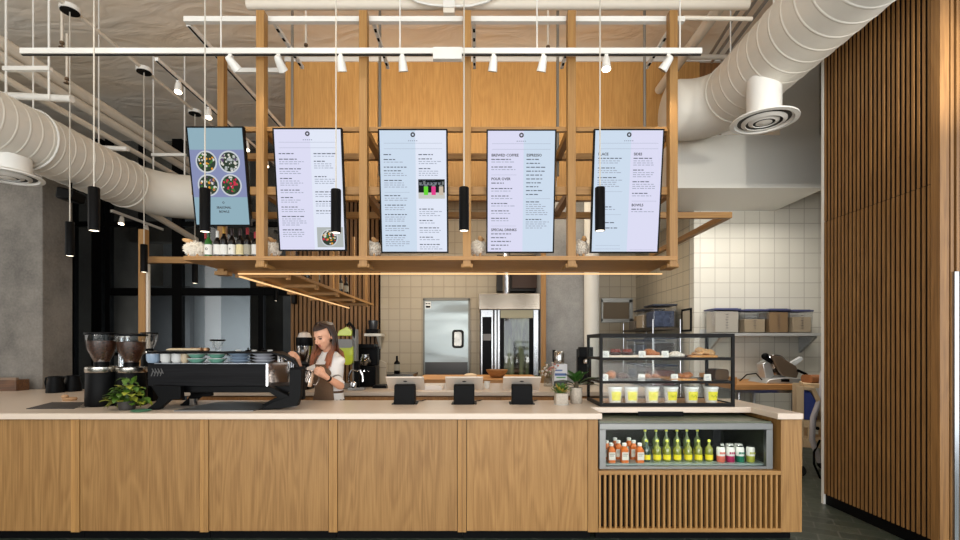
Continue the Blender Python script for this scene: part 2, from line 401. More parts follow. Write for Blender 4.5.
# stainless kitchen door in the tiled wall
d1 = struct(MB().box(dx0 - .0, dx0 + .035, YB - .03, YB + .05, 0, 2.43).box(dx1 - .035, dx1, YB - .03, YB + .05, 0, 2.43).box(dx0, dx1, YB - .03, YB + .05, 2.40, 2.445), 'door_1', pm('door_frame_steel', S(120, 116, 106), .4, .8), smooth=False)
def door_steel():
    m, nt, b = nmat('rippled_steel'); N = nt.nodes.new; L = nt.links.new
    tc = N('ShaderNodeTexCoord'); mp = N('ShaderNodeMapping'); mp.inputs['Scale'].default_value = (.8, 1, 2.4)
    n = N('ShaderNodeTexNoise'); n.inputs['Scale'].default_value = 1.2; n.inputs['Detail'].default_value = 1
    L(tc.outputs['Object'], mp.inputs[0]); L(mp.outputs[0], n.inputs['Vector'])
    bp = N('ShaderNodeBump'); bp.inputs['Strength'].default_value = .5; bp.inputs['Distance'].default_value = .05
    L(n.outputs['Fac'], bp.inputs['Height']); L(bp.outputs[0], b.inputs['Normal'])
    b.inputs['Base Color'].default_value = S(150, 156, 154); b.inputs['Metallic'].default_value = 1; b.inputs['Roughness'].default_value = .3
    return m
struct(MB().box(dx0 + .036, dx1 - .036, YB - .02, YB + .03, .05, 2.395), 'door_panel', door_steel(), d1, smooth=False)
struct(MB().box(dx0 + .045, dx1 - .045, YB - .03, YB - .02, .06, PZ(362, YB)), 'kick_plate', pm('dark_steel_plate', S(86, 84, 82), .35, .9), d1, smooth=False)
def rrect(cx, cz, w, h, r, n=5):
    out = []
    for (sx, sz, a0) in ((1, 1, 0), (-1, 1, 90), (-1, -1, 180), (1, -1, 270)):
        for i in range(n + 1):
            a = math.radians(a0 + 90 * i / n); out.append((cx + sx * (w / 2 - r) + r * math.cos(a), cz + sz * (h / 2 - r) + r * math.sin(a)))
    return out
wx, wz = PX(458, YB), PZ(339, YB)
struct(MB().prism(rrect(wx, wz, .235, .37, .06), 'y', YB - .05, YB - .02), 'window_gasket', rubber, d1)
struct(MB().prism(rrect(wx, wz, .15, .28, .03), 'y', YB - .056, YB - .05), 'door_window', pm('door_window_glass', S(150, 146, 138), .12, .6, bump=.6, bscale=7), d1)
sg = MB().box(dx0 + .05, dx0 + .16, YB - .024, YB - .02, 2.24, 2.375)
sg.box(dx0 + .06, dx0 + .15, YB - .026, YB - .024, 2.25, 2.29, 1)
for q in range(3): sg.ell((dx0 + .07 + q * .033, YB - .024, 2.335), (.013, .003, .013), 10, 6, 1)
struct(sg, 'door_sticker', [pm('sticker_white', S(225, 225, 220), .5), black], d1, smooth=False)
# serving hatch in the alcove
hx0, hx1, hz0, hz1 = PX(601, YB), PX(632, YB), PZ(321, YB), PZ(300, YB)
wf = struct(MB().box(hx0, hx1, YB - .05, YB, hz1 - .05, hz1 + .03).box(hx0, hx1, YB - .05, YB, hz0 - .03, hz0 + .04).box(hx0, hx0 + .03, YB - .05, YB, hz0, hz1).box(hx1 - .07, hx1, YB - .05, YB, hz0, hz1), 'window_2', [pm('hatch_steel', S(150, 150, 146), .4, .6)], smooth=False)
struct(MB().box(hx0 + .02, hx1 - .06, YB - .03, YB - .01, hz0, hz1), 'hatch_panel', pm('hatch_tan', S(120, 104, 82), .6), wf, smooth=False)

# ================================================================== ceiling services
def rod(x, y, z0, z1, label=None, r=.006): return MB().cyl((x, y, z0), (x, y, z1), r, n=6)
def spiral(pts, r, step, ridge=.0035, n=36):
    """a round air duct with raised seams along a path"""
    pts = [Vector(p) for p in pts]; out = []; rs = []; pos = 0; out.append(pts[0]); rs.append(r)
    nxt = step
    for a, b in zip(pts, pts[1:]):
        d = (b - a).length; t = 0
        while nxt - pos < d:
            q = a.lerp(b, (nxt - pos) / d)
            dv = (b - a).normalized()
            for o, rr in ((-.014, r), (-.005, r + ridge), (.005, r + ridge), (.014, r)): out.append(q + dv * o); rs.append(rr)
            nxt += step
        pos += d; out.append(b); rs.append(r)
    return MB().tube(out, rs, n)
# left duct, turning right behind the menu
XD, ZD, RD = -4.58, 3.60, .30
pts = [(XD, -1.5, ZD), (XD, 6.24, ZD)]
for i in range(1, 9):
    a = PI / 2 * i / 8 * .92; pts.append((XD + .6 * (1 - math.cos(a)), 6.24 + .6 * math.sin(a), ZD))
pts.append((-3.38, 6.92, ZD))
t = thing('air_duct', 'white spiral air duct bending right above the grey concrete column', 'air duct', (XD, 3, ZD - RD))
spiral(pts[:2], RD, .13).build('duct_run', duct_white, t, off=t.location, angle=14)
MB().tube(pts[1:], RD, 32).build('duct_elbow', duct_white, t, off=t.location, angle=60)
MB().torus((XD, 6.24, ZD), RD + .004, .01, 32, 6, M=Matrix.Rotation(PI / 2, 3, 'X')).build('duct_collar', duct_white, t, off=t.location)
h = MB()
for yy in (4.9, 5.75): h.cyl((XD + .05, yy, ZD + RD - .02), (XD + .05, yy, CEIL), .007, n=6)
h.torus((XD, 4.9, ZD), RD + .012, .01, 32, 6, M=Matrix.Rotation(PI / 2, 3, 'X'))
h.build('duct_hanger', white_metal, t, off=t.location)
# right duct, dropping into the white soffit
XR, ZR, RR = 2.82, 4.25, .33
t = thing('air_duct', 'large white spiral air duct running down to the white soffit', 'air duct', (XR, 3, ZR - RR))
spiral([(XR, -1.5, ZR), (XR, 5.22, ZR)], RR, .165).build('duct_run', duct_white, t, off=t.location, angle=14)
pts = [(XR, 5.22, ZR)]
for i in range(1, 9):
    a = PI / 2 * i / 8; pts.append((XR - .42 * (1 - math.cos(a)), 5.22 + .42 * math.sin(a), ZR))
pts += [(2.32, 5.64, ZR), (2.24, 5.64, ZR), (2.21, 5.64, ZR)]
MB().tube(pts, [RR] * (len(pts) - 2) + [RR * .93, RR * .7], 36).build('duct_elbow', duct_white, t, off=t.location, angle=60)
MB().torus((XR, 5.22, ZR), RR + .003, .008, 36, 6, M=Matrix.Rotation(PI / 2, 3, 'X')).build('duct_collar', duct_white, t, off=t.location)
h = MB()
for yy in (4.4, 5.15): h.cyl((XR - .1, yy, ZR + RR - .03), (XR - .1, yy, CEIL), .008, n=6)
h.build('duct_hanger', white_metal, t, off=t.location)
def diffuser(x, y, ztop, zf, r, R, label, k=1):
    t = thing('air_diffuser', label, 'air vent', (x, y, zf)); o = t.location
    MB().cyl((x, y, zf + .03), (x, y, ztop), r, n=28).build('collar', white_metal, t, off=o)
    MB().lathe([(r, .05), (R * .8, .03), (R, .012), (R, 0), (R * .86, -.004), (R * .84, .012), (r * .9, .03)], (x, y, zf), 32, cap0=False, cap1=False).build('flange', white_metal, t, off=o)
    MB().lathe([(R * .84, .015), (0.001, .016)], (x, y, zf), 32, cap0=False, cap1=False).build('dark_throat', pm('vent_dark', S(70, 68, 64), .7), t, off=o)
    c = MB()
    for q in (.66, .45): c.lathe([(R * q, .0), (R * (q - .12), -.012), (R * (q - .13), -.006), (R * q, .01)], (x, y, zf), 32, cap0=False, cap1=False)
    c.lathe([(R * .24, -.008), (.001, -.02)], (x, y, zf), 24, cap0=False, cap1=False)
    c.build('vent_ring', white_metal, t, off=o)
    return t
diffuser(-4.58, 4.68, 3.33, PZ(177, 4.68), .187, .28, 'round white ceiling diffuser under the left spiral duct by the concrete column')
yd = 4.55
diffuser(2.72, yd, 4.02, PZ(122, yd), .148, .29, 'round white ring diffuser hanging from the large right duct')
# exposed pipes
def pipe(label, pts, r, name='ceiling_pipe', m=None, group=None, cat='pipe'):
    mb = MB().tube(pts, r, 14); mid = [sum(c) / len(pts) for c in zip(*pts)]
    return solo(mb, name, m or pipe_paint, label, cat)
def run(px, py, z, y0, y1):
    Y = (z - H) * F / (HY - py); x = PX(px, Y); return [(x, y0, z), (x, y1, z)]
pipe('upper of the two thick beige pipes running above the left duct', run(0, 42, 4.62, 3.0, 9.5), .065)
pipe('lower thick beige pipe just beneath its twin above the left duct', run(0, 56, 4.5, 3.0, 9.5), .055)
pipe('slim beige pipe lying close over the top of the left spiral duct', run(0, 76, 4.2, 3.0, 8.5), .035)
pipe('white pipe angling past the top of the large right duct', [P(727, -3, 4.9), P(659, 90, 6.75)], .06)
pipe('white conduit crossing the ceiling high above the wooden posts', [(-2.2, 4.6, 4.76), (2.6, 4.6, 4.76)], .045)
pipe('short white conduit behind the right wooden post below the ceiling', [P(676, 57, 6.0), P(728, 57, 6.0)], .03)
pipe('thin white rail reaching from the last wooden post to the right duct', [P(684, 18, 4.3), P(752, 19, 4.3)], .018)
pipe('pale slanting pipe below the left duct, above the dark glazing', [P(136, 204, 7.1), P(196, 240, 8.6)], .05)
for k, (a, b) in enumerate((((746, -2), (708, 58)), ((757, -2), (712, 62)), ((768, -2), (722, 60)))):
    pipe(('first', 'second', 'third')[k] + ' of three thin grey conduits beside the top of the right duct', [P(*a, 4.8), P(*b, 6.3)], .018, 'conduit', pm('grey_conduit', S(150, 146, 138), .5), cat='conduit')
pipe('sagging white cable loop around the ceiling junction box', [P(400, -8, 4.5), P(418, 2, 4.5), P(432, 5, 4.5), P(450, 6, 4.5), P(470, 6, 4.5), P(486, 2, 4.5), P(500, -6, 4.5)], .012, 'cable', white_metal, cat='cable')
jb = thing('junction_box', 'white junction box on the conduit above the centre wooden post', 'junction box', P(449, 14, 4.5))
MB().box(*[PX(443, 4.5), PX(455, 4.5)], 4.47, 4.54, PZ(9, 4.5), PZ(2, 4.5)).build('box_body', white_metal, jb, off=jb.location, bevel=.004)
MB().box(*[PX(443.5, 4.5), PX(454.5, 4.5)], 4.48, 4.54, PZ(14, 4.5), PZ(9.2, 4.5)).build('box_cover', pipe_paint, jb, off=jb.location)
# hanger trapezes over the left duct
for lab, (xa, xb, py, Y) in (('white slotted hanger bar carrying the thick pipes above the left duct', (4, 51, 69, 4.7)), ('white hanger bar below the twin pipes, by the tilted picture screen', (152, 186, 155, 6.9))):
    z = PZ(py, Y); x0, x1 = PX(xa, Y), PX(xb, Y)
    t = thing('pipe_hanger', lab, 'pipe hanger', ((x0 + x1) / 2, Y, z))
    MB().box(x0, x1, Y - .02, Y + .02, z - .02, z + .02).build('hanger_bar', white_metal, t, off=t.location, smooth=False)
    for xx in (x0 + .02, x1 - .02): MB().cyl((xx, Y, z - .3), (xx, Y, CEIL), .01, n=8).build('hanger_rod', white_metal, t, off=t.location)
pipe('short white strut crossing over the left duct near the frame edge', [P(-6, 95, 4.9), P(72, 99, 4.9)], .035, 'pipe_strut', white_metal)
pipe('short white strut above the bend of the left duct', [P(83, 147, 6.1), P(128, 149, 6.1)], .03, 'pipe_strut', white_metal)
# sprinkler heads
for lab, (px, py, Y) in (('sprinkler head near the left ceiling conduit', (62, 44, 5.0)), ('sprinkler head above the wood panel left of centre', (306, 46, 5.4)), ('sprinkler head above the wood panel right of centre', (548, 48, 5.4)), ('sprinkler head behind the twin ceiling pipes', (67, 80, 5.2))):
    x, y, z = P(px, py, Y); t = thing('sprinkler', lab, 'sprinkler', (x, y, z))
    MB().cyl((x, y, z + .03), (x, y, CEIL if Y > 5.3 else z + .5), .012, n=8).build('pipe_drop', pipe_paint, t, off=t.location)
    MB().lathe([(.012, .03), (.022, .02), (.022, .0), (.01, -.005), (.008, -.03), (.03, -.034), (.03, -.038)], (x, y, z), 12).build('head', pm('sprinkler_metal', S(120, 100, 80), .4, .7), t, off=t.location)

# --- lighting tracks
def track(lab, a, b, w=.034, m=white_metal, slot=True):
    a, b = Vector(a), Vector(b); t = thing('lighting_track', lab, 'lighting track', a.lerp(b, .5))
    d = (b - a).normalized(); sd = Vector((d.y, -d.x, 0)).normalized() * w / 2; up = Vector((0, 0, w / 2))
    vs = [p + sgn * sd + u * up for p in (a, b) for sgn in (-1, 1) for u in (-1, 1)]
    MB().add(vs, [(0, 1, 3, 2), (4, 6, 7, 5), (0, 4, 5, 1), (2, 3, 7, 6), (0, 2, 6, 4), (1, 5, 7, 3)]).build('rail', m, t, off=t.location, smooth=False)
    if slot:
        lo = Vector((0, 0, -w / 2 - .002)); s2 = sd * .35
        vs = [p + sgn * s2 + lo + u * Vector((0, 0, .003)) for p in (a, b) for sgn in (-1, 1) for u in (-1, 1)]
        MB().add(vs, [(0, 1, 3, 2), (4, 6, 7, 5), (0, 4, 5, 1), (2, 3, 7, 6), (0, 2, 6, 4), (1, 5, 7, 3)]).build('track_slot', black, t, off=t.location, smooth=False)
    return t
YT, ZT = 4.02, PZ(52, 4.02)
TRK = track('long white lighting track hanging level across the full menu frame', (PX(22, YT), YT, ZT), (PX(701, YT), YT, ZT), .045)
for px in (221, 400, 537, 680):
    MB().cyl((PX(px, YT), YT, ZT + .02), (PX(px, YT), YT, CEIL), .006, n=6).build('hanger_rod', white_metal, TRK, off=TRK.location)
MB().box(PX(433, YT), PX(462, YT), YT - .025, YT + .025, ZT - .07, ZT + .03).build('power_box', white_metal, TRK, off=TRK.location, bevel=.004)
lamp_glow = emis('lamp_glow', (1, .82, .58, 1), 14)
lamp_face = pm('lamp_face', S(120, 112, 100), .3, .4)
def spot_head(x, y, z, aim, lab, lit, size=1.0, group=None):
    """adjustable track head hung at z, its barrel pointing along aim"""
    t = thing('track_spotlight', lab, 'spotlight', (x, y, z), group=group); o = t.location; d = Vector(aim).normalized()
    k = size; piv = Vector((x, y, z - .055 * k))
    MB().box(x - .014, x + .014, y - .02, y + .02, z - .02, z).cyl((x, y, z - .02), piv, .008, n=8).build('mount', white_metal, t, off=o)
    a = piv - d * .045 * k; b = piv + d * .075 * k
    MB().tube([a, a + d * .012, piv, b], [.018 * k, .026 * k, .032 * k, .04 * k], 18).build('barrel', white_metal, t, off=o)
    MB().cyl(b, b + d * .002, .034 * k, n=18).build('lens', lamp_glow if lit else lamp_face, t, off=o)
    return t
zt = ZT - .024
for lab, px, aim, lit in (
    ('white track spotlight tilted away above the first menu screen, nearest the left post', 231, (.5, .7, -.7), False),
    ('white track spotlight just right of the leftmost wooden post', 279, (.15, .8, -.6), False),
    ('small white track spotlight above the first tall menu, right half', 341, (.02, .45, -.9), False),
    ('white track spotlight between the second and third wooden posts', 402.5, (.05, .4, -.9), False),
    ('white track spotlight just right of the centre wooden post', 493.5, (-.1, .4, -.9), False),
    ('white track spotlight above the third tall menu', 543, (-.15, .45, -.9), False),
    ('lit white track spotlight above the last tall menu', 606, (-.02, -.2, -1), True),
    ('white track spotlight turned toward the last wooden post on the right', 668, (-.45, .35, -.7), False)):
    spot_head(PX(px, YT), YT, zt, aim, lab, lit)
xt = -3.14
track('white lighting track running front to back left of the picture screen', (xt, 4.7, 4.3), (xt, 7.6, 4.3))
for lab, y in (('front lit spotlight on the track left of the picture screen', 5.05), ('second lit spotlight on the track left of the picture screen', 5.62), ('third lit spotlight on the track, seen past the picture screen', 6.55), ('rearmost lit spotlight on the track, between picture screen and first menu', 7.15)):
    spot_head(xt, y, 4.28, (.1, -.25, -1), lab, True)
x2 = -5.44
track('short white lighting track before the dark glazing', (x2, 7.15, PZ(211, 7.15)), (x2, 8.3, PZ(211, 7.15)), .04)
z2 = PZ(211, 7.15) - .02
spot_head(x2, 7.35, z2, (.1, -.3, -1), 'near spotlight on the short track before the dark glazing', True)
spot_head(x2, 7.9, z2, (.1, -.3, -1), 'far spotlight on the short track before the dark glazing', True)

# --- pendants
def pendant(x, y, zb, ztop, lab, canopy=True, g=None):
    t = thing('pendant_lamp', lab, 'pendant lamp', (x, y, zb), group=g); o = t.location
    MB().lathe([(.036, 0), (.04, .004), (.04, .345), (.036, .35), (.004, .35)], (x, y, zb), 22, cap0=False).build('shade', matt_black, t, off=o)
    MB().cyl((x, y, zb + .004), (x, y, zb + .006), .034, n=20).build('diffuser', emis('pendant_glow', (1, .86, .66, 1), 5), t, off=o)
    MB().cyl((x, y, zb + .35), (x, y, ztop), .0055, n=6).build('cable', pm('pale_cord', S(196, 190, 178), .6), t, off=o)
    if canopy:
        MB().lathe([(.075, 0), (.09, .006), (.09, .05), (.02, .06)], (x, y, ztop), 22, cap0=False, cap1=True).build('canopy', white_metal, t, off=o)
        MB().cyl((x, y, ztop - .004), (x, y, ztop + .003), .083, n=22).build('canopy_underside', matt_black, t, off=o)
    return t
for px, zb, lab in ((94, 231, 'black cylinder pendant lamp before the concrete column, nearest of the left lamps'), (205, 232, 'black cylinder pendant lamp before the tilted picture screen'),
                    (336, 233, 'black cylinder pendant lamp hanging before the first tall menu'), (464, 231, 'black cylinder pendant lamp hanging before the centre wooden post'), (600, 231, 'black cylinder pendant lamp hanging before the last tall menu')):
    pendant(PX(px, 3.86), 3.86, PZ(zb, 3.86), 4.93, lab)
solo(MB().tube([(PX(40, 3.86), 3.86, 4.965), (PX(660, 3.86), 3.86, 4.965)], .02, 10), 'conduit', white_metal, 'white conduit near the ceiling carrying the front row of pendant cords', 'conduit')
XP = -4.19
for Y, lab in ((4.94, 'black cylinder pendant lamp against the concrete column edge'), (6.04, 'black cylinder pendant lamp before the narrow wood post'), (7.13, 'black cylinder pendant lamp below the fluffy sheep shelf end')):
    pendant(XP, Y, 2.415, 4.93, lab)
pendant(PX(276, 9.2), 9.2, PZ(301, 9.2), 3.5, 'small black cylinder pendant far back beside the dark concrete column', False)
solo(MB().tube([(XP, 2.5, 4.965), (XP, 7.6, 4.965)], .022, 10), 'conduit', pipe_paint, 'long beige conduit on the ceiling carrying the left pendant canopies', 'conduit')
# ================================================================== hanging timber frame with the menus
PXs = [PX(p, 4.15) for p in (262, 364, 467, 571, 672)]
Z_SH = 2.226
shelf = thing('hanging_shelf', 'hanging oak frame of posts and rails with bottle shelf above the counter', 'hanging shelf', (0, 4.4, Z_SH)); so = shelf.location
fx0, fx1 = PX(187, 4.15), PXs[-1]
for i, x in enumerate(PXs):
    MB().box(x - .035, x + .035, 4.11, 4.19, 2.17, 4.37).box(x - .05, x + .05, 4.125, 4.30, 2.166, 2.20).build('post', oak_post, shelf, off=so, smooth=False, bevel=.004)
    MB().box(x - .028, x + .028, 4.19, 4.80, 3.345, 3.405).build('crossbeam', oak_y, shelf, off=so, smooth=False)
    MB().box(x - .028, x + .028, 4.22, 4.95, 2.81, 2.87).build('crossbeam', oak_y, shelf, off=so, smooth=False)
    MB().cyl((x, 4.83, 3.2), (x, 4.83, CEIL), .014, n=8).build('hanger_rod', pm('grey_rod', S(140, 134, 124), .45, .5), shelf, off=so)
    st = MB().box(x + .045, x + .075, 4.27, 4.95, 4.345, 4.375)
    for q in range(5): st.box(x + .05, x + .07, 4.32 + q * .13, 4.36 + q * .13, 4.338, 4.346, 1)
    st.build('steel_strut', [white_metal, black], shelf, off=so, smooth=False)
for (y, z0, z1) in ((4.17, 3.355, 3.395), (4.79, 3.345, 3.405), (4.17, 2.805, 2.875), (4.93, 2.80, 2.86)):
    MB().box(fx0 + .03, PX(731, 4.93) if z1 == 2.86 else fx1, y - .025 + (.02 if y < 4.2 else 0), y + .03, z0, z1).build('rail', oak_x, shelf, off=so, smooth=False, bevel=.003)
xe = PX(731, 4.93)
MB().box(xe - .06, xe, 4.96, 7.1, 2.80, 2.86).build('rail', oak_y, shelf, off=so, smooth=False)
MB().box(fx0 + .03, fx0 + .09, 4.19, 4.92, 2.81, 2.87).build('crossbeam', oak_y, shelf, off=so, smooth=False)
# bottom shelf and its long arm going back on the left
MB().prism([(fx0, 4.10), (fx1 + .03, 4.10), (fx1 + .03, 4.80), (-1.92, 4.80), (-1.92, 8.9), (-2.48, 8.9), (-2.48, 4.42), (fx0, 4.30)], 'z', Z_SH, Z_SH + .034).build('shelf_board', wood('oak_shelf', S(174, 130, 74), S(142, 100, 52), 'X', figure=.3), shelf, off=so, smooth=False)
for i in range(5):
    y = 4.6 + .87 * i
    MB().box(-2.47, -2.41, y - .035, y + .035, 2.17, 4.31 if i == 0 else 3.2).box(-2.49, -2.37, y - .05, y + .05, 2.166, 2.2).build('post', oak_post, shelf, off=so, smooth=False)
    MB().box(-1.965, -1.925, y + .33, y + .37, 2.17, 3.2).build('post', oak_post, shelf, off=so, smooth=False)
    MB().box(-2.47, -1.93, y + .3, y + .34, 2.19, 2.226).build('crossbeam', oak_x, shelf, off=so, smooth=False)
led = emis('warm_led', (1, .60, .27, 1), 1.25)
MB().box(-2.375, 1.84, 4.765, 4.785, Z_SH - .024, Z_SH - .012).build('led_strip', led, shelf, off=so, smooth=False)
MB().box(-2.375, -2.355, 4.785, 8.88, Z_SH - .05, Z_SH - .037).build('led_strip', led, shelf, off=so, smooth=False)
# beam to the narrow standing post at left, both carried by the counter
pt_ = thing('wooden_post', 'narrow wooden post with a white strip, standing behind the grinders before the dark glazing', 'post', (PX(144.5, 6.25), 6.25, 0))
qx0, qx1 = PX(141, 6.25), PX(147.5, 6.25)
MB().box(qx0, qx1, 6.2, 6.28, 0, PZ(230, 6.25)).build('post_timber', oak_post, pt_, off=pt_.location, smooth=False)
MB().box(qx1, qx1 + .03, 6.22, 6.26, .6, 2.55).build('light_strip', pm('strip_diffuser', S(214, 206, 194), .5), pt_, off=pt_.location, smooth=False)
MB().add([(qx1, 6.2, 2.565), (-2.47, 6.32, 2.565), (-2.47, 6.32, 2.645), (qx1, 6.2, 2.645), (qx1, 6.27, 2.565), (-2.47, 6.39, 2.565), (-2.47, 6.39, 2.645), (qx1, 6.27, 2.645)],
         [(0, 1, 2, 3), (4, 7, 6, 5), (0, 4, 5, 1), (3, 2, 6, 7), (0, 3, 7, 4), (1, 5, 6, 2)]).build('arm', oak_x, pt_, off=pt_.location, smooth=False)
# level steel rail above the posts, and one track from its left end to the back
track('white steel rail joining the tops of the five wooden posts', (PX(185, 4.22), 4.22, 4.355), (PX(684, 4.22), 4.22, 4.355), .045, slot=False)
track('white and black track running back from the left end of the post rail', (-2.56, 4.26, 4.35), (-2.56, 6.5, 4.35), .04)
track('short white bar behind the leftmost post, below the long track', (PX(235, 4.6), 4.6, PZ(71, 4.6)), (PX(283, 4.6), 4.6, PZ(71, 4.6)), .04, slot=False)

# honey coloured timber fascia behind
YF = 6.95
fa = thing('wood_panel', 'tall honey coloured timber panel hung behind the menu frame', 'wood panel', (.37, YF, 3.6))
edges = [PX(p, YF) for p in (285, 378, 467.5, 556.5, 646, 700)]
for a, b in zip(edges, edges[1:]): MB().box(a + .006, b - .006, YF, YF + .04, 3.60 if a < 2.3 else 4.17, PZ(62, YF)).build('board', honey, fa, off=fa.location, smooth=False)
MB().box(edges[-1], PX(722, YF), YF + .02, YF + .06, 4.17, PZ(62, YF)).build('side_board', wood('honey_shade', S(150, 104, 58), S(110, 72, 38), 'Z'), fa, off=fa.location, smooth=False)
MB().box(edges[0], PX(722, YF), YF - .02, YF + .08, PZ(62, YF), PZ(57.5, YF)).build('top_channel', white_metal, fa, off=fa.location, smooth=False)
MB().box(edges[0], edges[-2], YF + .04, YF + .1, 3.6, 3.75).build('backing', walnut, fa, off=fa.location, smooth=False)

# ------------------------------------------------------------------ menu screens
disp_l = emis('screen_blue_white', S(206, 221, 238), 1.0)
disp_r = emis('screen_lilac_white', S(221, 221, 244), 1.0)
disp_p = emis('screen_pale_white', S(226, 232, 247), 1.0)
ink = pm('screen_ink', S(30, 32, 44), .6)
ink2 = emis('screen_grey_ink', S(164, 172, 192), .85)
ink1 = emis('screen_dark_ink', S(98, 104, 122), .75)
rnd = random.Random(3)
def words_line(mb, x, z, w, hgt, mi):
    """a line too small to read: word-length strokes"""
    e = x + w
    while x < e - .01:
        l = rnd.uniform(.014, .04); l = min(l, e - x)
        mb.add([(x, 0, z), (x + l, 0, z), (x + l, 0, z + hgt), (x, 0, z + hgt)], [(0, 1, 2, 3)], mi); x += l + .008
def screen(name, lab, pxl, pxr, pyt, pyb, fill, Yt=4.05, Yb=4.19):
    xl, xr = PX(pxl, Yt), PX(pxr, Yt); zt, zb = PZ(pyt, Yt), PZ(pyb, Yb)
    w = xr - xl; hh = math.hypot(zt - zb, Yb - Yt)
    t = thing(name, lab, 'menu screen', ((xl + xr) / 2, Yb, zb)); t.rotation_euler = (math.atan2(Yb - Yt, zt - zb), 0, 0)
    b = .012
    MB().box(-w / 2, w / 2, 0, .035, 0, hh).build('housing', matt_black, t, bevel=.003)
    MB().box(-w / 2, w / 2, -.006, 0, 0, b).box(-w / 2, w / 2, -.006, 0, hh - b, hh).box(-w / 2, -w / 2 + b, -.006, 0, b, hh - b).box(w / 2 - b, w / 2, -.006, 0, b, hh - b).build('bezel', matt_black, t, smooth=False)
    MB().box(-.1, .1, .035, .06, hh * .4, hh * .6).build('wall_mount', black, t, smooth=False)
    fill(t, w / 2 - b, b, hh - b)
    return t
def menu_fill(left, right, logo_z=.035, pic=None, cols=(0, 1), split=.02):
    def fill(t, hw, z0, z1):
        sp = split
        mb = MB(); y = -.0055
        R = Matrix.Rotation(PI / 2, 3, 'X')
        mb.torus((0, y, z1 - logo_z), .014, .006, 20, 4, 0, M=R @ Matrix.Diagonal((1, 1, .1)))
        hx = -.04
        for q in range(5): mb.add([(hx + q * .017, y, z1 - .088), (hx + q * .017 + .009, y, z1 - .088), (hx + q * .017 + .009, y, z1 - .08), (hx + q * .017, y, z1 - .08)], [(0, 1, 2, 3)], 1)
        for zz in (.105, .15): mb.add([(-hw + .035, y, z1 - zz), (hw - .035, y, z1 - zz), (hw - .035, y, z1 - zz + .0022), (-hw + .035, y, z1 - zz + .0022)], [(0, 1, 2, 3)], 1)
        mb2 = MB()
        for col, xo, wd in ((left, -hw + .03, .215), (right, .045, hw - .075)):
            for it in col:
                z = z1 - it[1]
                if it[0] == 'H': put_text(mb2, it[2], xo, 0, z, .03, 0)
                elif it[0] == 'h': words_line(mb2, xo, z, wd * it[2], .0075, 2)
                elif it[0] == 't':
                    for q in range(it[2]): words_line(mb2, xo, z - q * .017, wd * rnd.uniform(.7, .98), .0055, 1)
                elif it[0] == 'r': mb2.add([(xo, 0, z), (xo + wd, 0, z), (xo + wd, 0, z + .002), (xo, 0, z + .002)], [(0, 1, 2, 3)], 1)
        mb.v += []; mb.add([(a, y, c) for a, _, c in mb2.v], mb2.f, 0); mb.m[-len(mb2.f):] = mb2.m
        mb.box(-hw, sp, -.004, -.001, z0, z1, 3 + cols[0]).box(sp, hw, -.004, -.001, z0, z1, 3 + cols[1])
        mb.build('display', [ink, ink2, ink1, disp_l, disp_r, disp_p], t, smooth=False)
        if pic: pic(t, hw, z0, z1)
    return fill
def blk(z, n, hw=.7): return [('h', z, hw), ('t', z + .02, n)]
def seq(z, pattern):
    out = []
    for it in pattern:
        k, v = it[0], it[1:]
        if k == 'b': out += blk(z, v[0], rnd.uniform(.45, .95)); z += .045 + v[0] * .017
        elif k == 'H': out.append(('H', z + .012, v[0])); z += .04
        elif k == 'h': out.append(('h', z, v[0])); z += v[1] if len(v) > 1 else .032
        elif k == 'r': out.append(('r', z)); z += .03
        elif k == 's': z += v[0]
    return out
def bowl_disc(mb, cx, cz, r, mats_n, y=-.0062):
    mb.lathe([(r, 0), (.001, 0)], (cx, y, cz), 24, 0, M=Matrix.Rotation(PI / 2, 3, 'X'), cap0=False, cap1=False)
    mb.lathe([(r * .86, 0), (.001, 0)], (cx, y - .0006, cz), 24, 1, M=Matrix.Rotation(PI / 2, 3, 'X'), cap0=False, cap1=False)
    for q in range(46):
        a = rnd.uniform(0, 2 * PI); d = r * .78 * math.sqrt(rnd.random()); s = r * rnd.uniform(.06, .15)
        mb.lathe([(s, 0), (.0005, 0)], (cx + d * math.cos(a), y - .001 - q * .00001, cz + d * math.sin(a)), 6, rnd.choice(mats_n), M=Matrix.Rotation(PI / 2, 3, 'X'), cap0=False, cap1=False)
food = [emis('pic_rim', S(220, 226, 232), .8), emis('pic_greens', S(60, 74, 60), .8), emis('pic_green', S(70, 120, 60), .9), emis('pic_orange', S(230, 160, 60), .9), emis('pic_cream', S(228, 224, 214), .9),
        emis('pic_red', S(214, 56, 84), .9), emis('pic_purple', S(104, 84, 120), .8), emis('pic_pale', S(196, 202, 200), .8), emis('pic_backdrop', S(146, 154, 194), .85)]
def pic_one(t, hw, z0, z1):
    mb = MB(); y = -.0055; H2 = z1 - z0
    mb.box(-hw, hw, y, -.004, z0 + H2 * .29, z0 + H2 * .78, 8)
    for (cx, cz, cm) in ((-.095, .655, (2, 3, 4, 1, 2)), (.1, .655, (4, 7, 6, 4, 7)), (-.095, .415, (3, 4, 2, 1, 6)), (.1, .415, (5, 5, 4, 2, 1))):
        bowl_disc(mb, cx, z0 + H2 * cz, .092, cm)
    mb.build('bowl_picture', food, t, smooth=False)
def fill_one(t, hw, z0, z1):
    pic_one(t, hw, z0, z1)
    mb = MB(); y = -.0055
    put_text(mb, 'SEASONAL', .02, y, z0 + .135, .026, 0, True); put_text(mb, 'BOWLS', .02, y, z0 + .1, .026, 0, True)
    mb.torus((.02, y, z0 + .185), .007, .002, 12, 4, 0, M=Matrix.Rotation(PI / 2, 3, 'X') @ Matrix.Diagonal((1, 1, .1)))
    mb.box(-hw, hw, -.004, -.001, z0, z1, 1)
    mb.build('display', [ink, emis('screen_teal_grey', S(156, 188, 202), .85)], t, smooth=False)
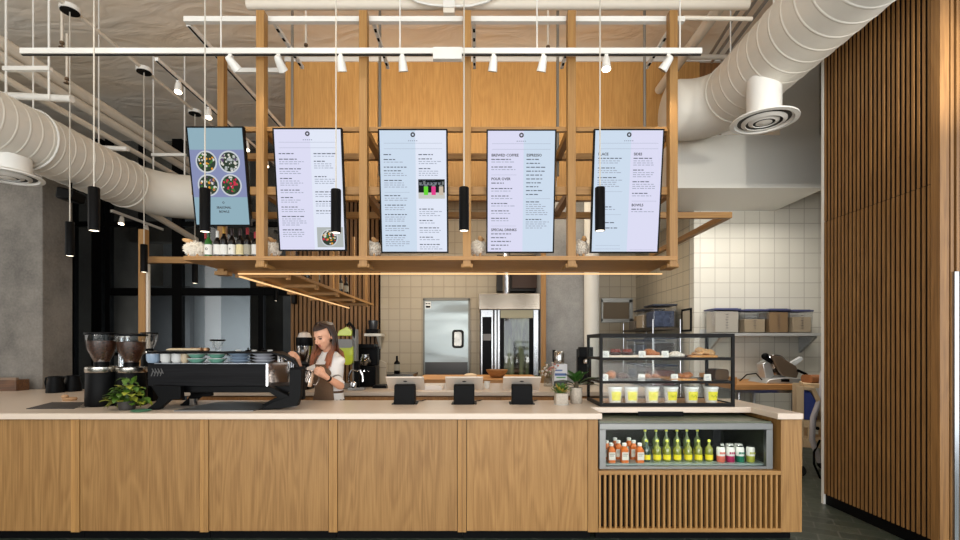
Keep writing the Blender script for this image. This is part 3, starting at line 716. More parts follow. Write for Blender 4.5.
def pic_two(t, hw, z0, z1):
    mb = MB(); mb.box(.045, hw - .01, -.0055, -.004, z0 + .02, z0 + .19, 7)
    bowl_disc(mb, .15, z0 + .1, .075, (2, 5, 4, 3, 4))
    mb.build('bowl_picture', food, t, smooth=False)
def pic_three(t, hw, z0, z1):
    mb = MB(); zz = z0 + (z1 - z0) * .445
    mb.box(.04, hw - .015, -.0055, -.004, zz, zz + .16, 3)
    mb.box(.04, hw - .015, -.006, -.0055, zz, zz + .05, 4)
    for cx, mi in ((.105, 0), (.17, 1), (.235, 2)):
        mb.box(cx - .018, cx + .018, -.0066, -.006, zz + .03, zz + .1, mi).box(cx - .014, cx + .014, -.0066, -.006, zz + .1, zz + .112, 5)
    for q in range(7): mb.box(.05 + q * .032, .068 + q * .032, -.0062, -.0055, zz + .115, zz + rnd.uniform(.12, .155), 5)
    mb.build('drinks_picture', [emis('pic_lime', S(110, 226, 60), .9), emis('pic_pink', S(240, 70, 150), .9), emis('pic_sand', S(212, 196, 176), .9), emis('pic_dark', S(36, 40, 40), .8), emis('pic_table', S(220, 220, 214), .8), emis('pic_glassware', S(140, 146, 146), .7)], t, smooth=False)
screen('menu_screen', 'tilted blue-grey screen showing four food bowls, smaller than the other menus', 186, 243.5, 126.5, 226, fill_one)
screen('menu_screen', 'tall menu screen between first and second posts, small bowl picture at bottom', 272.5, 342, 128, 251,
       menu_fill(seq(.2, [('b', 0), ('b', 2), ('b', 2), ('b', 3), ('b', 1), ('b', 2), ('b', 2), ('b', 4), ('b', 3)]), seq(.2, [('b', 1), ('b', 3), ('s', .03), ('b', 3), ('s', .03), ('b', 2), ('b', 2), ('b', 1)]), pic=pic_two, cols=(1, 2)))
screen('menu_screen', 'tall menu screen with a dark picture of green and pink drinks', 378, 447.5, 129, 253,
       menu_fill(seq(.2, [('h', .3, .04), ('b', 1), ('h', .9, .03), ('b', 2), ('b', 3), ('r',), ('b', 2), ('b', 2), ('b', 3), ('b', 2), ('b', 5)]), seq(.2, [('h', .6, .035), ('b', 2), ('b', 3), ('b', 2), ('s', .16), ('b', 3), ('b', 1), ('b', 2), ('b', 1), ('b', 2)]), pic=pic_three, cols=(0, 2)))
screen('menu_screen', 'tall menu screen listing brewed coffee and espresso, right of the centre post', 486.5, 556.5, 129.5, 253,
       menu_fill(seq(.195, [('H', 'BREWED COFFEE'), ('b', 1), ('b', 1), ('r',), ('H', 'POUR OVER'), ('b', 0), ('b', 1), ('b', 1), ('b', 1), ('b', 1), ('b', 1), ('r',), ('H', 'SPECIAL DRINKS'), ('h', .8), ('h', .6), ('h', .8), ('h', .7), ('h', .4), ('h', .6)]),
                 seq(.195, [('H', 'ESPRESSO'), ('h', .5), ('h', .6), ('h', .85), ('h', .75), ('h', .65), ('h', .7), ('h', .6), ('h', .5), ('h', .7), ('h', .5), ('r',), ('b', 6), ('b', 4)]), cols=(1, 0)))
screen('menu_screen', 'tall menu screen at the right end of the frame, lower third left blank', 594, 664.5, 129, 253,
       menu_fill(seq(.19, [('H', 'PLACE'), ('b', 2), ('b', 2), ('b', 4), ('r',), ('s', .1), ('b', 1), ('r',), ('H', 'BITES'), ('b', 0), ('b', 0), ('s', .1), ('r',), ('r',)]), seq(.19, [('H', 'SIDES'), ('b', 3), ('b', 3), ('b', 3), ('b', 1), ('r',), ('H', 'BOWLS'), ('b', 1), ('s', .28), ('r',)]), cols=(0, 1)))

# ------------------------------------------------------------------ fluffy sheep and bottles on the shelf
ZS = Z_SH + .034
fleece = pm('white_fleece', S(246, 238, 224), .95, bump=.8, bscale=90)
sheepwood = pm('pale_beech', S(206, 160, 108), .55)
def sheep(x, y, lab, k=1.0, rz=0):
    t = thing('sheep_figurine', lab, 'figurine', (x, y, ZS), rz, 'fluffy sheep on the bottle shelf')
    r2 = random.Random(5); mb = MB().ell((0, 0, .108 * k), (.092 * k, .066 * k, .064 * k), 20, 12)
    for q in range(700):
        d = Vector((r2.gauss(0, 1), r2.gauss(0, 1), r2.gauss(0, 1))).normalized()
        p = Vector((d.x * .091 * k, d.y * .065 * k, d.z * .063 * k)); e = p + d * .013 * k * r2.uniform(.6, 1.2) + Vector((r2.uniform(-1, 1), r2.uniform(-1, 1), r2.uniform(-1, 1))) * .006
        s = d.orthogonal().normalized() * .006 * k; w = d.cross(s)
        c0 = Vector((0, 0, .108 * k))
        mb.add([c0 + p + s, c0 + p - s * .5 + w * .87, c0 + p - s * .5 - w * .87, c0 + e], [(0, 1, 3), (1, 2, 3), (2, 0, 3)])
    mb.build('fleece', fleece, t, smooth=False)
    hd = MB().ell((-.05 * k, -.03 * k, .176 * k), (.05 * k, .022 * k, .02 * k), 12, 8, M=Matrix.Rotation(.25, 3, 'Y'))
    hd.ell((-.02 * k, -.05 * k, .178 * k), (.018 * k, .006 * k, .009 * k), 8, 6).ell((-.02 * k, -.01 * k, .178 * k), (.018 * k, .006 * k, .009 * k), 8, 6)
    hd.build('head', sheepwood, t)
    for lx in (-.04, .035):
        for ly in (-.025, .025): MB().lathe([(.013 * k, 0), (.01 * k, .05 * k), (.009 * k, .06 * k)], (lx * k, ly * k, 0), 10).build('leg', sheepwood, t)
    return t
for px, k, lab in ((195, 1.0, 'fluffy white sheep figurine at the left end of the shelf, beside a green bottle'), (272, 1.0, 'fluffy sheep figurine just right of the first post, partly behind a menu'), (373.5, 1.0, 'fluffy sheep figurine squeezed between the second post and a menu'),
                   (478.5, 1.05, 'fluffy sheep figurine just right of the centre post'), (580.5, 1.05, 'fluffy sheep figurine just right of the fourth post')):
    yy = 4.34; sheep(PX(px, yy), yy, lab, k, 0 if px < 270 else 1.35)
def bottle(x, y, lab, hgt, r, glassm, capm, labm, neck=.012, z=ZS, g=None, cat='bottle', name='wine_bottle', capl=.06, lz=(.05, .14), mark=None):
    t = thing(name, lab, cat, (x, y, z), group=g)
    MB().lathe([(r * .9, 0), (r, .008), (r, hgt * .58), (r * .92, hgt * .64), (neck * 1.3, hgt * .74), (neck, hgt * .8), (neck, hgt - .004), (neck * .9, hgt)], (0, 0, 0), 18).build('glass', glassm, t)
    MB().lathe([(neck + .002, hgt - capl), (neck + .002, hgt - .002), (neck * .8, hgt + .002)], (0, 0, 0), 14, cap0=False).build('cap', capm, t)
    l = MB().lathe([(r + .0008, lz[0]), (r + .0008, lz[1])], (0, 0, 0), 18, cap0=False, cap1=False)
    if mark: put_text(l, mark, -r * .35, -r - .002, (lz[0] + lz[1]) / 2 - r * .2, r * .9, 1)
    l.build('paper_label', [labm, black], t)
    return t
wine = pm('dark_wine_glass', S(22, 18, 16), .12); green_gl = pm('green_glass', S(40, 96, 36), .15)
lb_white = pm('label_white', S(222, 222, 216), .7); lb_cream = pm('label_cream', S(216, 204, 160), .7); lb_grey = pm('label_grey', S(160, 156, 140), .7)
red_cap = pm('red_foil', S(150, 22, 34), .4); gold_cap = pm('gold_foil', S(196, 150, 70), .4, .5); dk_cap = pm('dark_foil', S(40, 20, 22), .4); wh_cap = pm('white_cap', S(222, 220, 212), .5); gr_cap = pm('green_foil', S(30, 70, 36), .4)
yb = 4.32
for px, top, g_, c_, l_, lab, mk in ((208.5, 231, green_gl, gr_cap, lb_white, 'green glass bottle with white label at the left end of the wine row', 'O'), (217.5, 231, wine, wh_cap, lb_white, 'short dark bottle with white cap and ragged white label', None),
        (224, 227, wine, gold_cap, lb_white, 'dark wine bottle with gold foil neck and white label', None), (232, 229, wine, dk_cap, lb_white, 'dark wine bottle with a white label bearing a black emblem', '>'),
        (240, 229, wine, dk_cap, lb_cream, 'dark wine bottle with a cream yellow label', None), (247.5, 228, wine, red_cap, lb_grey, 'dark wine bottle with bright red cap and grey label', None), (255.5, 232, wine, red_cap, lb_white, 'dark wine bottle with pale label nearest the first wooden post', None)):
    bottle(PX(px, yb), yb, lab, PZ(top, yb) - ZS, .033, g_, c_, l_, mark=mk, g='wine bottles on the hanging shelf')
bottle(PX(206, 4.48), 4.48, 'red capped dark bottle behind the green bottle', .29, .033, wine, red_cap, lb_grey, g='wine bottles on the hanging shelf')
for k, y in enumerate((5.3, 5.62, 5.98, 7.0, 7.3)):
    bottle(-1.99, y, ('first', 'second', 'third', 'fourth', 'rearmost')[k] + ' dark bottle along the back arm of the hanging shelf', .27, .034, wine, dk_cap, lb_grey, g='bottles on the back arm')
# ================================================================== front counter
ZC = .985; ZB = .94; YC = 3.64
cab_x = [PX(p, YC) for p in (-56, 75, 204, 333, 462, 593)]
labs = ['oak front counter cabinet at the left end, cut by the picture edge', 'oak counter cabinet below the coffee grinders and pothos plant', 'oak counter cabinet directly below the black espresso machine', 'oak counter cabinet below the barista and first card tablet', 'oak counter cabinet right of centre, beside the drinks fridge']
for i, (a, b) in enumerate(zip(cab_x, cab_x[1:])):
    t = thing('counter_cabinet', labs[i], 'cabinet', ((a + b) / 2, 4.05, 0), group='oak counter cabinets'); o = t.location
    MB().box(a + .002, b - .002, YC + .025, 4.42, .08, ZB).build('carcass', pm('carcass_dark', S(60, 44, 30), .7), t, off=o, smooth=False)
    MB().box(a + .036, b - .036 if i < 4 else b - .04, YC + .004, YC + .026, .088, ZB - .002).build('front_panel', oak, t, off=o, smooth=False, bevel=.002)
    MB().box(a + .001, a + .032, YC, YC + .026, .08, ZB).build('stile', oak_post, t, off=o, smooth=False)
    MB().box((b - .032) if i < 4 else b - .037, b - .001 if i < 4 else b + .037, YC, YC + .026 if i < 4 else 4.42, .08, ZB).build('stile', oak_post, t, off=o, smooth=False)
    MB().box(a + .002, b - .002, YC + .09, YC + .12, 0, .08).build('plinth', matt_black, t, off=o, smooth=False)
t = thing('counter_cabinet', 'dark-lit oak cabinet run returning back toward the concrete column', 'cabinet', (-4.4, 5.05, 0)); o = t.location
MB().box(-5.5, -3.42, 4.46, 5.56, .08, ZB).build('carcass', oak, t, off=o, smooth=False)
MB().box(-5.45, -3.5, 4.5, 5.5, 0, .08).build('plinth', matt_black, t, off=o, smooth=False)
# one continuous stone top: a left return, the long bar, a notch for the fridge
nx0, nx1 = PX(602, 3.62), PX(777, 3.62); xr = PX(802.5, 3.62)
top = MB().prism([(-5.55, 3.61), (nx0, 3.61), (nx0, 3.97), (nx1, 3.97), (nx1, 3.61), (xr, 3.61), (xr, 4.62), (nx0, 4.62), (nx0, 4.48), (-3.40, 4.48), (-3.40, 5.59), (-5.55, 5.59)], 'z', ZB, ZC)
solo(top, 'worktop', quartz, 'long pale stone worktop over the oak counter, notched around the fridge', 'worktop', smooth=False, bevel=.004)
# fridge end of the counter
t = thing('fridge_cabinet', 'oak cabinet with slatted grille housing the glass drinks fridge', 'cabinet', (1.7, 4.05, 0)); o = t.location
gx0, gx1 = PX(598.5, YC), PX(781, YC); ex1 = PX(802, YC)
MB().box(gx1, ex1, YC, 4.58, .08, ZB).build('end_panel', oak, t, off=o, smooth=False, bevel=.002)
MB().box(gx0, gx1, YC, 4.5, PZ(475, YC), PZ(471, YC)).build('ledge', oak_x, t, off=o, smooth=False, bevel=.002)
MB().box(gx0, gx1, YC, YC + .04, .08, PZ(528.5, YC)).build('bottom_rail', oak_x, t, off=o, smooth=False)
gr = MB(); ns = 34; p_ = (gx1 - gx0) / ns
for i in range(ns): gr.box(gx0 + i * p_ + .004, gx0 + i * p_ + .0195, YC + .004, YC + .04, PZ(528.5, YC), PZ(475, YC))
gr.build('grille', oak_post, t, off=o, smooth=False)
MB().box(gx0, gx1, YC + .045, YC + .06, .08, PZ(475, YC)).build('grille_backing', gap_shade, t, off=o, smooth=False)
MB().box(gx0, ex1, 4.5, 4.58, .08, ZB).build('back_panel', oak, t, off=o, smooth=False)
MB().box(gx0, ex1 - .03, YC + .09, YC + .12, 0, .08).build('plinth', matt_black, t, off=o, smooth=False)
# --- glass fronted drinks fridge
YR = 3.70; f0, f1 = PX(598.8, YR), PX(771.5, YR); zf0, zf1 = PZ(475, YC) + .032, PZ(421.5, YR)
t = thing('drinks_fridge', 'stainless glass-fronted drinks fridge set into the counter end', 'fridge', ((f0 + f1) / 2, 4.0, zf0)); o = t.location
inner = pm('fridge_liner', S(44, 46, 34), .25, .2)
MB().box(f0, f1, 4.38, 4.42, zf0, zf1).box(f0, f0 + .02, YR + .02, 4.38, zf0, zf1).box(f1 - .02, f1, YR + .02, 4.38, zf0, zf1).build('liner', inner, t, off=o, smooth=False)
MB().box(f0 + .02, f1 - .02, YR + .03, 4.38, zf0, zf0 + .03).build('fridge_floor', pm('fridge_floor', S(150, 164, 160), .3, .3), t, off=o, smooth=False)
MB().box(f0, f1, YR, 4.4, zf1 - .012, zf1).build('fridge_top', pm('fridge_top_green', S(92, 98, 80), .3), t, off=o, smooth=False)
fr = MB().box(f0, f1, YR - .02, YR + .02, zf1 - .06, zf1 - .012).box(f0, f0 + .05, YR - .02, YR + .02, zf0, zf1 - .06).box(f1 - .05, f1, YR - .02, YR + .02, zf0, zf1 - .06).box(f0 + .05, f1 - .05, YR - .02, YR + .02, zf0, zf0 + .022)
fr.build('steel_frame', steel('fridge_steel', S(128, 128, 126), .4), t, off=o, smooth=False, bevel=.003)
MB().box(f0 + .05, f1 - .05, YR - .004, YR, zf0 + .022, zf1 - .06).build('glass_front', plate_gl, t, off=o, smooth=False)
MB().box(PX(638, 3.97), PX(683, 3.97), 3.962, 3.969, zf1 + .002, ZB + .01).build('control_panel', black, t, off=o, smooth=False)
MB().box(1.88, 1.94, YR + .12, 4.37, zf0 + .03, zf1 - .013).build('inner_post', black, t, off=o, smooth=False)
fz = zf0 + .03
MB().box(f0 + .06, f1 - .06, YR + .03, YR + .05, zf1 - .035, zf1 - .014).build('light_tube', emis('fridge_light', (.95, 1, .92, 1), 1.2), t, off=o, smooth=False)
# drinks
orange = pm('orange_juice', S(196, 98, 20), .3); orange2 = pm('orange_juice_shade', S(196, 66, 16), .25)
def juice(x, y, lab):
    t = thing('juice_bottle', lab, 'juice bottle', (x, y, fz), group='orange juice bottles in the fridge')
    r = .03
    MB().prism(rrect(0, 0, .058, .058, .012, 3), 'z', 0, .1).lathe([(.029, .1), (.026, .108), (.017, .118), (.015, .13)], (0, 0, 0), 14).build('bottle_body', orange, t, bevel=0)
    MB().lathe([(.017, .128), (.0175, .148), (.015, .15)], (0, 0, 0), 14).build('cap', wh_cap, t)
    MB().box(-.026, .026, -.0305, -.029, .022, .082).box(-.02, .02, -.0312, -.0305, .066, .072, 1).box(-.02, .012, -.0312, -.0305, .052, .057, 1).build('paper_label', [pm('juice_label', S(214, 208, 196), .7), pm('juice_ink', S(120, 116, 108), .7)], t, smooth=False)
    return t
for k, (px, Y) in enumerate(((611.2, 3.79), (624.3, 3.79), (639.6, 3.79))): juice(PX(px, Y), Y, ('leftmost', 'middle', 'right-hand')[k] + ' orange juice bottle of the front row in the fridge')
for k, (px, Y) in enumerate(((606.5, 3.9), (618.3, 3.9), (633.5, 3.9))): juice(PX(px, Y), Y, ('leftmost', 'middle', 'right-hand')[k] + ' orange juice bottle of the second row in the fridge')
for k, (px, Y) in enumerate(((615, 4.01), (629, 4.01))): juice(PX(px, Y), Y, ('left', 'right')[k] + ' orange juice bottle of the rear row in the fridge')
lem_gl = pm('lemon_soda_glass', S(120, 124, 34), .1, coat=.6); lem_dk = pm('dark_soda_glass', S(26, 52, 44), .1, coat=.6)
yel = pm('yellow_label', S(222, 202, 20), .5); ycap = pm('yellow_cap', S(206, 208, 60), .4)
pale_gl = pm('pale_soda_glass', S(92, 104, 60), .08, coat=.8)
for row, (Y, hh, pxs) in enumerate(((3.82, .168, (646.5, 657.2, 667, 677.4, 688.2, 698.4, 709)), (4.02, .215, (645, 656, 666.3, 676.8, 686.8, 697.3, 708)))):
    for k, px in enumerate(pxs):
        bottle(PX(px, Y), Y, f'{ORD[k]} yellow-capped lemon soda bottle' + (' from the left' if k else '') + ' in the ' + ('front row' if row == 0 else 'taller rear row'), hh, .029, lem_dk if (row == 0 and k == 0) else (lem_gl if row == 0 else pale_gl), ycap, yel,
               neck=.0095, z=fz, g='lemon soda bottles in the fridge', cat='soda bottle', name='soda_bottle', capl=.014, lz=(.016, .055))
def can(x, y, lab, col):
    t = thing('drink_can', lab, 'drink can', (x, y, fz), group='colourful cans in the fridge'); r = .032
    MB().lathe([(r * .85, 0), (r, .008), (r, .05)], (0, 0, 0), 18, cap1=False).build('can_base', pm('can_' + col[0], col[1], .35, .3), t)
    MB().lathe([(r, .05), (r, .105), (r * .8, .12)], (0, 0, 0), 18, cap0=False, cap1=False).box(-.02, -.008, -r - .001, -r + .004, .066, .082, 1).box(-.004, .006, -r - .001, -r + .004, .066, .082, 1).box(.01, .02, -r - .001, -r + .006, .066, .082, 1).build('can_sleeve', [pm('can_white', S(220, 218, 210), .4), pm('can_' + col[0], col[1], .35, .3)], t)
    MB().lathe([(r * .8, .12), (r * .82, .123), (r * .7, .119), (.001, .119)], (0, 0, 0), 18, cap0=False, cap1=False).build('can_lid', chrome, t)
    return t
cols = (('coral', S(216, 110, 90)), ('magenta', S(170, 36, 84)), ('teal', S(20, 112, 84)), ('lime', S(170, 172, 60)))
for k, px in enumerate((720.7, 730.2, 739.7, 750.4)): can(PX(px, 3.8), 3.8, f'front {cols[k][0]} and white drink can in the fridge', cols[k])
for k, px in enumerate((720, 729.3, 738.4)): can(PX(px, 3.93), 3.93, f'rear drink can hidden behind the {cols[k][0]} one', cols[(k + 1) % 3] if k else cols[0])

# ------------------------------------------------------------------ pastry case on the counter
c0, c1, cy0, cy1, cz0, cz1 = PX(600, 4.0), PX(735, 4.0), 4.0, 4.48, ZC, PZ(333.5, 4.0)
t = thing('pastry_case', 'black framed glass pastry case standing on the worktop', 'display case', ((c0 + c1) / 2, 4.25, ZC)); o = t.location
b = .024
fm = MB()
for x in (c0, c1 - b):
    for y in (cy0, cy1 - b): fm.box(x, x + b, y, y + b, cz0, cz1)
for z in (cz0, cz1 - .03):
    fm.box(c0 + b, c1 - b, cy0, cy0 + b, z, z + .03).box(c0 + b, c1 - b, cy1 - b, cy1, z, z + .03)
    for x in (c0, c1 - b): fm.box(x, x + b, cy0 + b, cy1 - b, z, z + .03)
fm.build('case_frame', grey_frame, t, off=o, smooth=False, bevel=.002)
zs1, zs2 = PZ(357.6, 4.0), PZ(381, 4.0)
for z in (zs1, zs2):
    MB().box(c0 + .002, c1 - .002, cy0 + .004, cy0 + .018, z - .022, z).box(c0 + .002, c1 - .002, cy1 - .03, cy1 - .01, z - .02, z).box(c0 + .004, c0 + .018, cy0 + .02, cy1 - .03, z - .02, z).box(c1 - .018, c1 - .004, cy0 + .02, cy1 - .03, z - .02, z).build('shelf_frame', grey_frame, t, off=o, smooth=False)
    MB().box(c0 + .02, c1 - .02, cy0 + .018, cy1 - .03, z - .008, z).build('glass_shelf', glass('shelf_glass', (.86, .9, .88, 1), .03), t, off=o, smooth=False)
MB().box(c0 + b, c1 - b, cy0 + b, cy1 - b, cz0 + .005, cz0 + .022).build('wood_floor', block, t, off=o, smooth=False)
MB().box(c0 + b, c1 - b, cy0 + .008, cy0 + .012, cz0 + .03, cz1 - .03).build('glass_front', plate_gl, t, off=o, smooth=False)
for xx in (c0 + .006, c1 - .01): MB().box(xx, xx + .004, cy0 + b, cy1 - b, cz0 + .03, cz1 - .03).build('glass_side', plate_gl, t, off=o, smooth=False)
MB().box(c0 + b, c1 - b, cy0 + b, cy1 - b, cz1 - .012, cz1 - .004).build('glass_top', plate_gl, t, off=o, smooth=False)
def cp(px, Y): return PX(px, Y)
cream = pm('price_card', S(226, 222, 214), .7)
def card(px, Y, z, lab):
    m = MB().prism([(Y, z), (Y + .03, z), (Y + .012, z + .055), (Y + .008, z + .055)], 'x', cp(px, Y) - .028, cp(px, Y) + .028)
    for q in range(3): m.box(cp(px, Y) - .02, cp(px, Y) + (.018, .01, .014)[q], Y + .0015 + q * .0022 - .003, Y + .006, z + .012 + q * .012, z + .015 + q * .012, 1)
    return solo(m, 'price_card', [cream, ink1], lab, 'card', group='small white price cards in the pastry case', smooth=False)
YK = 4.06
crust = pm('brown_crust', S(176, 104, 44), .6, bump=.5, bscale=50, var=.35); crust2 = pm('golden_crust', S(204, 142, 72), .6, bump=.5, bscale=60, var=.3)
dark_cake = pm('dark_cake', S(58, 30, 22), .7, bump=.4, bscale=70); berry = pm('red_glaze', S(126, 40, 22), .3); sugar = pm('powder_sugar', S(226, 216, 204), .9, bump=.6, bscale=60, var=.2); paper_m = pm('deli_paper', S(222, 204, 186), .8); tray_red = pm('red_tray', S(128, 40, 48), .5)
orange_bun = pm('orange_bun', S(186, 108, 48), .5, bump=.6, bscale=60, var=.35)
def sheet(px0, px1, z, lab, m, th=.006):
    x0, x1 = cp(px0, 4.1), cp(px1, 4.1); zz = .012
    mb = MB().box(x0, x1, 4.035, 4.3, z + .0005, z + .0005 + th)
    mb.box(x0, x1, 4.035, 4.04, z + th, z + th + zz).box(x0, x1, 4.295, 4.3, z + th, z + th + zz)
    return solo(mb, 'serving_tray', m, lab, 'tray', smooth=False, bevel=.001)
sheet(608, 636, zs1, 'pale paper-lined tray under the two glazed cakes', paper_m); sheet(640, 661, zs1, 'pale tray under the orange bun on the top shelf', paper_m); sheet(688, 714, zs1, 'wooden tray under the big pile of sugared pastry', crust2)
sheet(668, 694, zs2, 'wooden tray of golden slices on the middle shelf', crust2); sheet(634, 660, zs2, 'dark tray of small tarts on the middle shelf', pm('slate_tray', S(60, 54, 50), .6)); sheet(606, 630, zs2, 'dark slate tray at the left of the middle shelf', pm('slate_tray', S(60, 54, 50), .6))
TZ = .0072
def cake(px, Y, z, lab):
    t = thing('glazed_cake', lab, 'cake', (cp(px, Y), Y, z))
    MB().lathe([(.036, 0), (.05, .03), (.047, .038)], (0, 0, 0), 20).build('cake_cup', dark_cake, t)
    m = MB().ell((0, 0, .04), (.046, .046, .022), 16, 8)
    for q in range(7): m.ell((.03 * math.cos(q * .9), .03 * math.sin(q * .9), .054), (.013, .013, .011), 8, 6)
    m.build('glaze', berry, t); return t
cake(615.4, 4.12, zs1 + TZ, 'left of the two dark cakes with red glaze, top shelf'); cake(627, 4.12, zs1 + TZ, 'right of the two dark cakes with red glaze, top shelf')
def lump(px, Y, z, lab, name, m, n, sp, r, seed, cat, flat=.7):
    rr = random.Random(seed); mb = MB()
    for q in range(n):
        a = rr.uniform(0, 2 * PI); d = sp * math.sqrt(rr.random()); s = r * rr.uniform(.7, 1.2)
        h0 = (1 - d / sp) * sp * .55 * rr.random() if n > 3 else 0
        mb.ell((cp(px, Y) + d * math.cos(a), Y + d * math.sin(a) * .7, z + s * flat + h0), (s * rr.uniform(.9, 1.5), s, s * flat), 12, 8, M=Matrix.Rotation(rr.uniform(0, PI), 3, 'Z'))
    return solo(mb, name, m, lab, cat)
lump(651.5, 4.12, zs1 + TZ, 'orange-brown bun with sugar on the top shelf', 'sweet_bun', orange_bun, 5, .035, .04, 2, 'bun')
lump(676, 4.12, zs1, 'sugar-dusted white pastry on the top shelf', 'sugared_pastry', sugar, 6, .055, .03, 3, 'pastry', .6)
lump(684, 4.12, zs1, 'dark crumb pastry beside the sugar-dusted one, top shelf', 'crumb_pastry', dark_cake, 4, .03, .018, 12, 'pastry', .6)
lump(702.5, 4.14, zs1 + TZ, 'large heap of flaky croissant pastry at the right of the top shelf', 'flaky_pastry', pm('flaky_crust', S(200, 156, 108), .7, bump=.6, bscale=45, var=.35), 11, .075, .036, 4, 'pastry', .65)
lump(610.5, 4.12, zs2 + TZ, 'tall orange-brown bun at the left of the middle shelf', 'sweet_bun', orange_bun, 4, .028, .036, 6, 'bun', .9)
lump(624, 4.14, zs2 + TZ, 'dark brown pastry beside the bun on the middle shelf', 'dark_pastry', pm('dark_crust', S(88, 50, 30), .7, bump=.5, var=.3), 5, .04, .034, 7, 'pastry', .7)
lump(652, 4.14, zs2 + TZ, 'golden tart at the centre of the middle shelf', 'golden_tart', orange_bun, 7, .055, .032, 8, 'tart', .6)
lump(686, 4.14, zs2 + TZ, 'golden brown croissant behind the right card on the middle shelf', 'croissant', crust, 6, .05, .036, 9, 'croissant', .7)
lump(676, 4.1, zs2 + TZ, 'flat golden slice on the wooden tray, middle shelf', 'pastry_slice', crust2, 3, .03, .02, 10, 'pastry', .4)
t = thing('bread_loaf', 'dark square bread loaf at the right end of the middle shelf', 'bread', (cp(718.5, 4.12), 4.14, zs2))
MB().prism(rrect(0, .048, .115, .092, .022, 5), 'y', -.08, .08).build('crust', pm('loaf_crust', S(66, 44, 26), .8, bump=.5, bscale=70), t)
MB().prism(rrect(0, .048, .1, .078, .02, 5), 'y', -.083, -.08).build('crumb', pm('loaf_crumb', S(84, 60, 36), .9, bump=.6, bscale=120, var=.3), t)
for k, (px, z, lab) in enumerate(((606, zs1, 'white price card left of the two glazed cakes'), (642.5, zs1, 'white price card left of the orange bun'), (665.5, zs1, 'white price card left of the sugared pastry'),
        (605, zs2, 'white price card at the far left of the middle shelf'), (642, zs2, 'white price card before the golden tart'), (675, zs2, 'white price card before the golden croissant'), (708, zs2, 'white price card beside the dark bread loaf'))): card(px, 4.034, z, lab)
tub_w = thin_clear; tub_p = pm('tub_plastic', S(216, 212, 204), .35)
zt_ = cz0 + .022
for k, px in enumerate((615, 631.2, 651.8, 670.8, 691.2, 710.8)):
    x = cp(px, 4.09); t = thing('yogurt_tub', f'{ORD[k]} white tub with yellow label' + (' from the left' if k else '') + ' on the pastry case floor' if k < 5 else 'rightmost white tub with yellow label along the case floor', 'tub', (x, 4.09, zt_), group='white tubs with yellow labels')
    MB().lathe([(.044, 0), (.047, .003), (.057, .122)], (0, 0, 0), 22, cap1=False).build('tub_body', tub_p, t)
    MB().lathe([(.057, .122), (.061, .124), (.061, .138), (.056, .14)], (0, 0, 0), 22).build('lid', pm('tub_lid', S(232, 230, 226), .3), t)
    m = MB()
    vs = []; fs = []
    for q in range(9):
        a = -PI / 2 + (q - 4) * .2
        for z in (.026, .1): r = .0478 + z * .085; vs.append((r * math.cos(a), r * math.sin(a), z))
    m.add(vs, [(2 * q, 2 * q + 2, 2 * q + 3, 2 * q + 1) for q in range(8)])
    m.tube([(-.024 + q * .0095, -.0532 - .0012, .062 + .01 * math.sin(q * 2.1)) for q in range(6)], .0022, 5, 1)
    m.build('paper_label', [pm('lemon_label', S(226, 214, 40), .5), pm('label_green', S(150, 150, 30), .6)], t)
# ================================================================== coffee bar on the worktop
# --- espresso machine, its back toward the camera
mx0, mx1 = PX(146.5, 3.86), PX(268, 3.86); MY0, MY1 = 3.86, 4.36
t = thing('espresso_machine', 'long black espresso machine with dark wood back on splayed legs', 'espresso machine', ((mx0 - 1.38) / 2 - .0, 4.05, ZC)); o = t.location
zb0, zb1 = PZ(386, 3.86), PZ(364, 3.86)
dkwood = wood('black_stained_wood', S(24, 24, 26), S(10, 10, 12), 'X', figure=.6)
dkwood.node_tree.nodes['Principled BSDF'].inputs['Specular IOR Level'].default_value = .1
MB().box(mx0 + .01, mx1 - .015, MY0, MY0 + .015, zb0, zb1).build('back_panel', dkwood, t, off=o, smooth=False, bevel=.003)
MB().box(mx1 - .014, mx1, MY0 - .002, MY1 - .1, zb0, zb1).build('panel_edge', chrome, t, off=o, smooth=False)
MB().box(mx0, mx1 - .015, MY0 + .015, MY1 - .12, zb0, zb1 - .01).build('boiler_body', black, t, off=o, smooth=False, bevel=.01)
MB().box(mx0 + .12, PX(292, 3.9), MY0 + .03, MY1 - .1, PZ(392.5, 3.9), zb0).build('under_frame', black, t, off=o, smooth=False, bevel=.006)
MB().box(mx0 + .03, mx1 - .02, MY0 + .05, MY1 - .14, zb1 - .01, zb1 + .004).build('cup_shelf', st_x, t, off=o, smooth=False)
zp = PZ(353.2, 3.9)
pl = [(mx0 - .01, zp), (PX(272, 3.9), zp - .004), (PX(283, 3.9), zp - .03), (PX(293, 3.9), zp - .075), (PX(300, 3.9), zp - .13), (PX(302, 3.9), zp - .13), (PX(296, 3.9), zp - .055), (PX(285, 3.9), zp - .012), (PX(272, 3.9), zp + .012), (mx0 - .01, zp + .014)]
tr_ = MB().prism(pl, 'y', MY0 + .02, MY0 + .34)
for i in range(len(pl), 2 * len(pl)):
    v = tr_.v[i]
    if v[0] > PX(271, 3.9): tr_.v[i] = (PX(268, 3.9) + (v[0] - PX(271, 3.9)) * .45, v[1], max(v[2], zp - .05))
tr_.build('top_rail', black, t, off=o, bevel=.003)
pts = MB()
for xx in (mx0 + .03, mx0 + .42, mx0 + .83): pts.cyl((xx, MY0 + .3, zb1), (xx, MY0 + .3, zp), .012, n=10)
pts.build('rail_post', chrome, t, off=o)
def poly(zp_, Y, dx=0): return [(PX(a, Y) + dx, max(ZC, PZ(b, Y))) for a, b in zp_]
LEG_L = [(152, 385), (182, 386), (182, 399), (170.5, 400), (160, 409.5), (150, 411), (148, 409), (157, 402), (160, 397)]
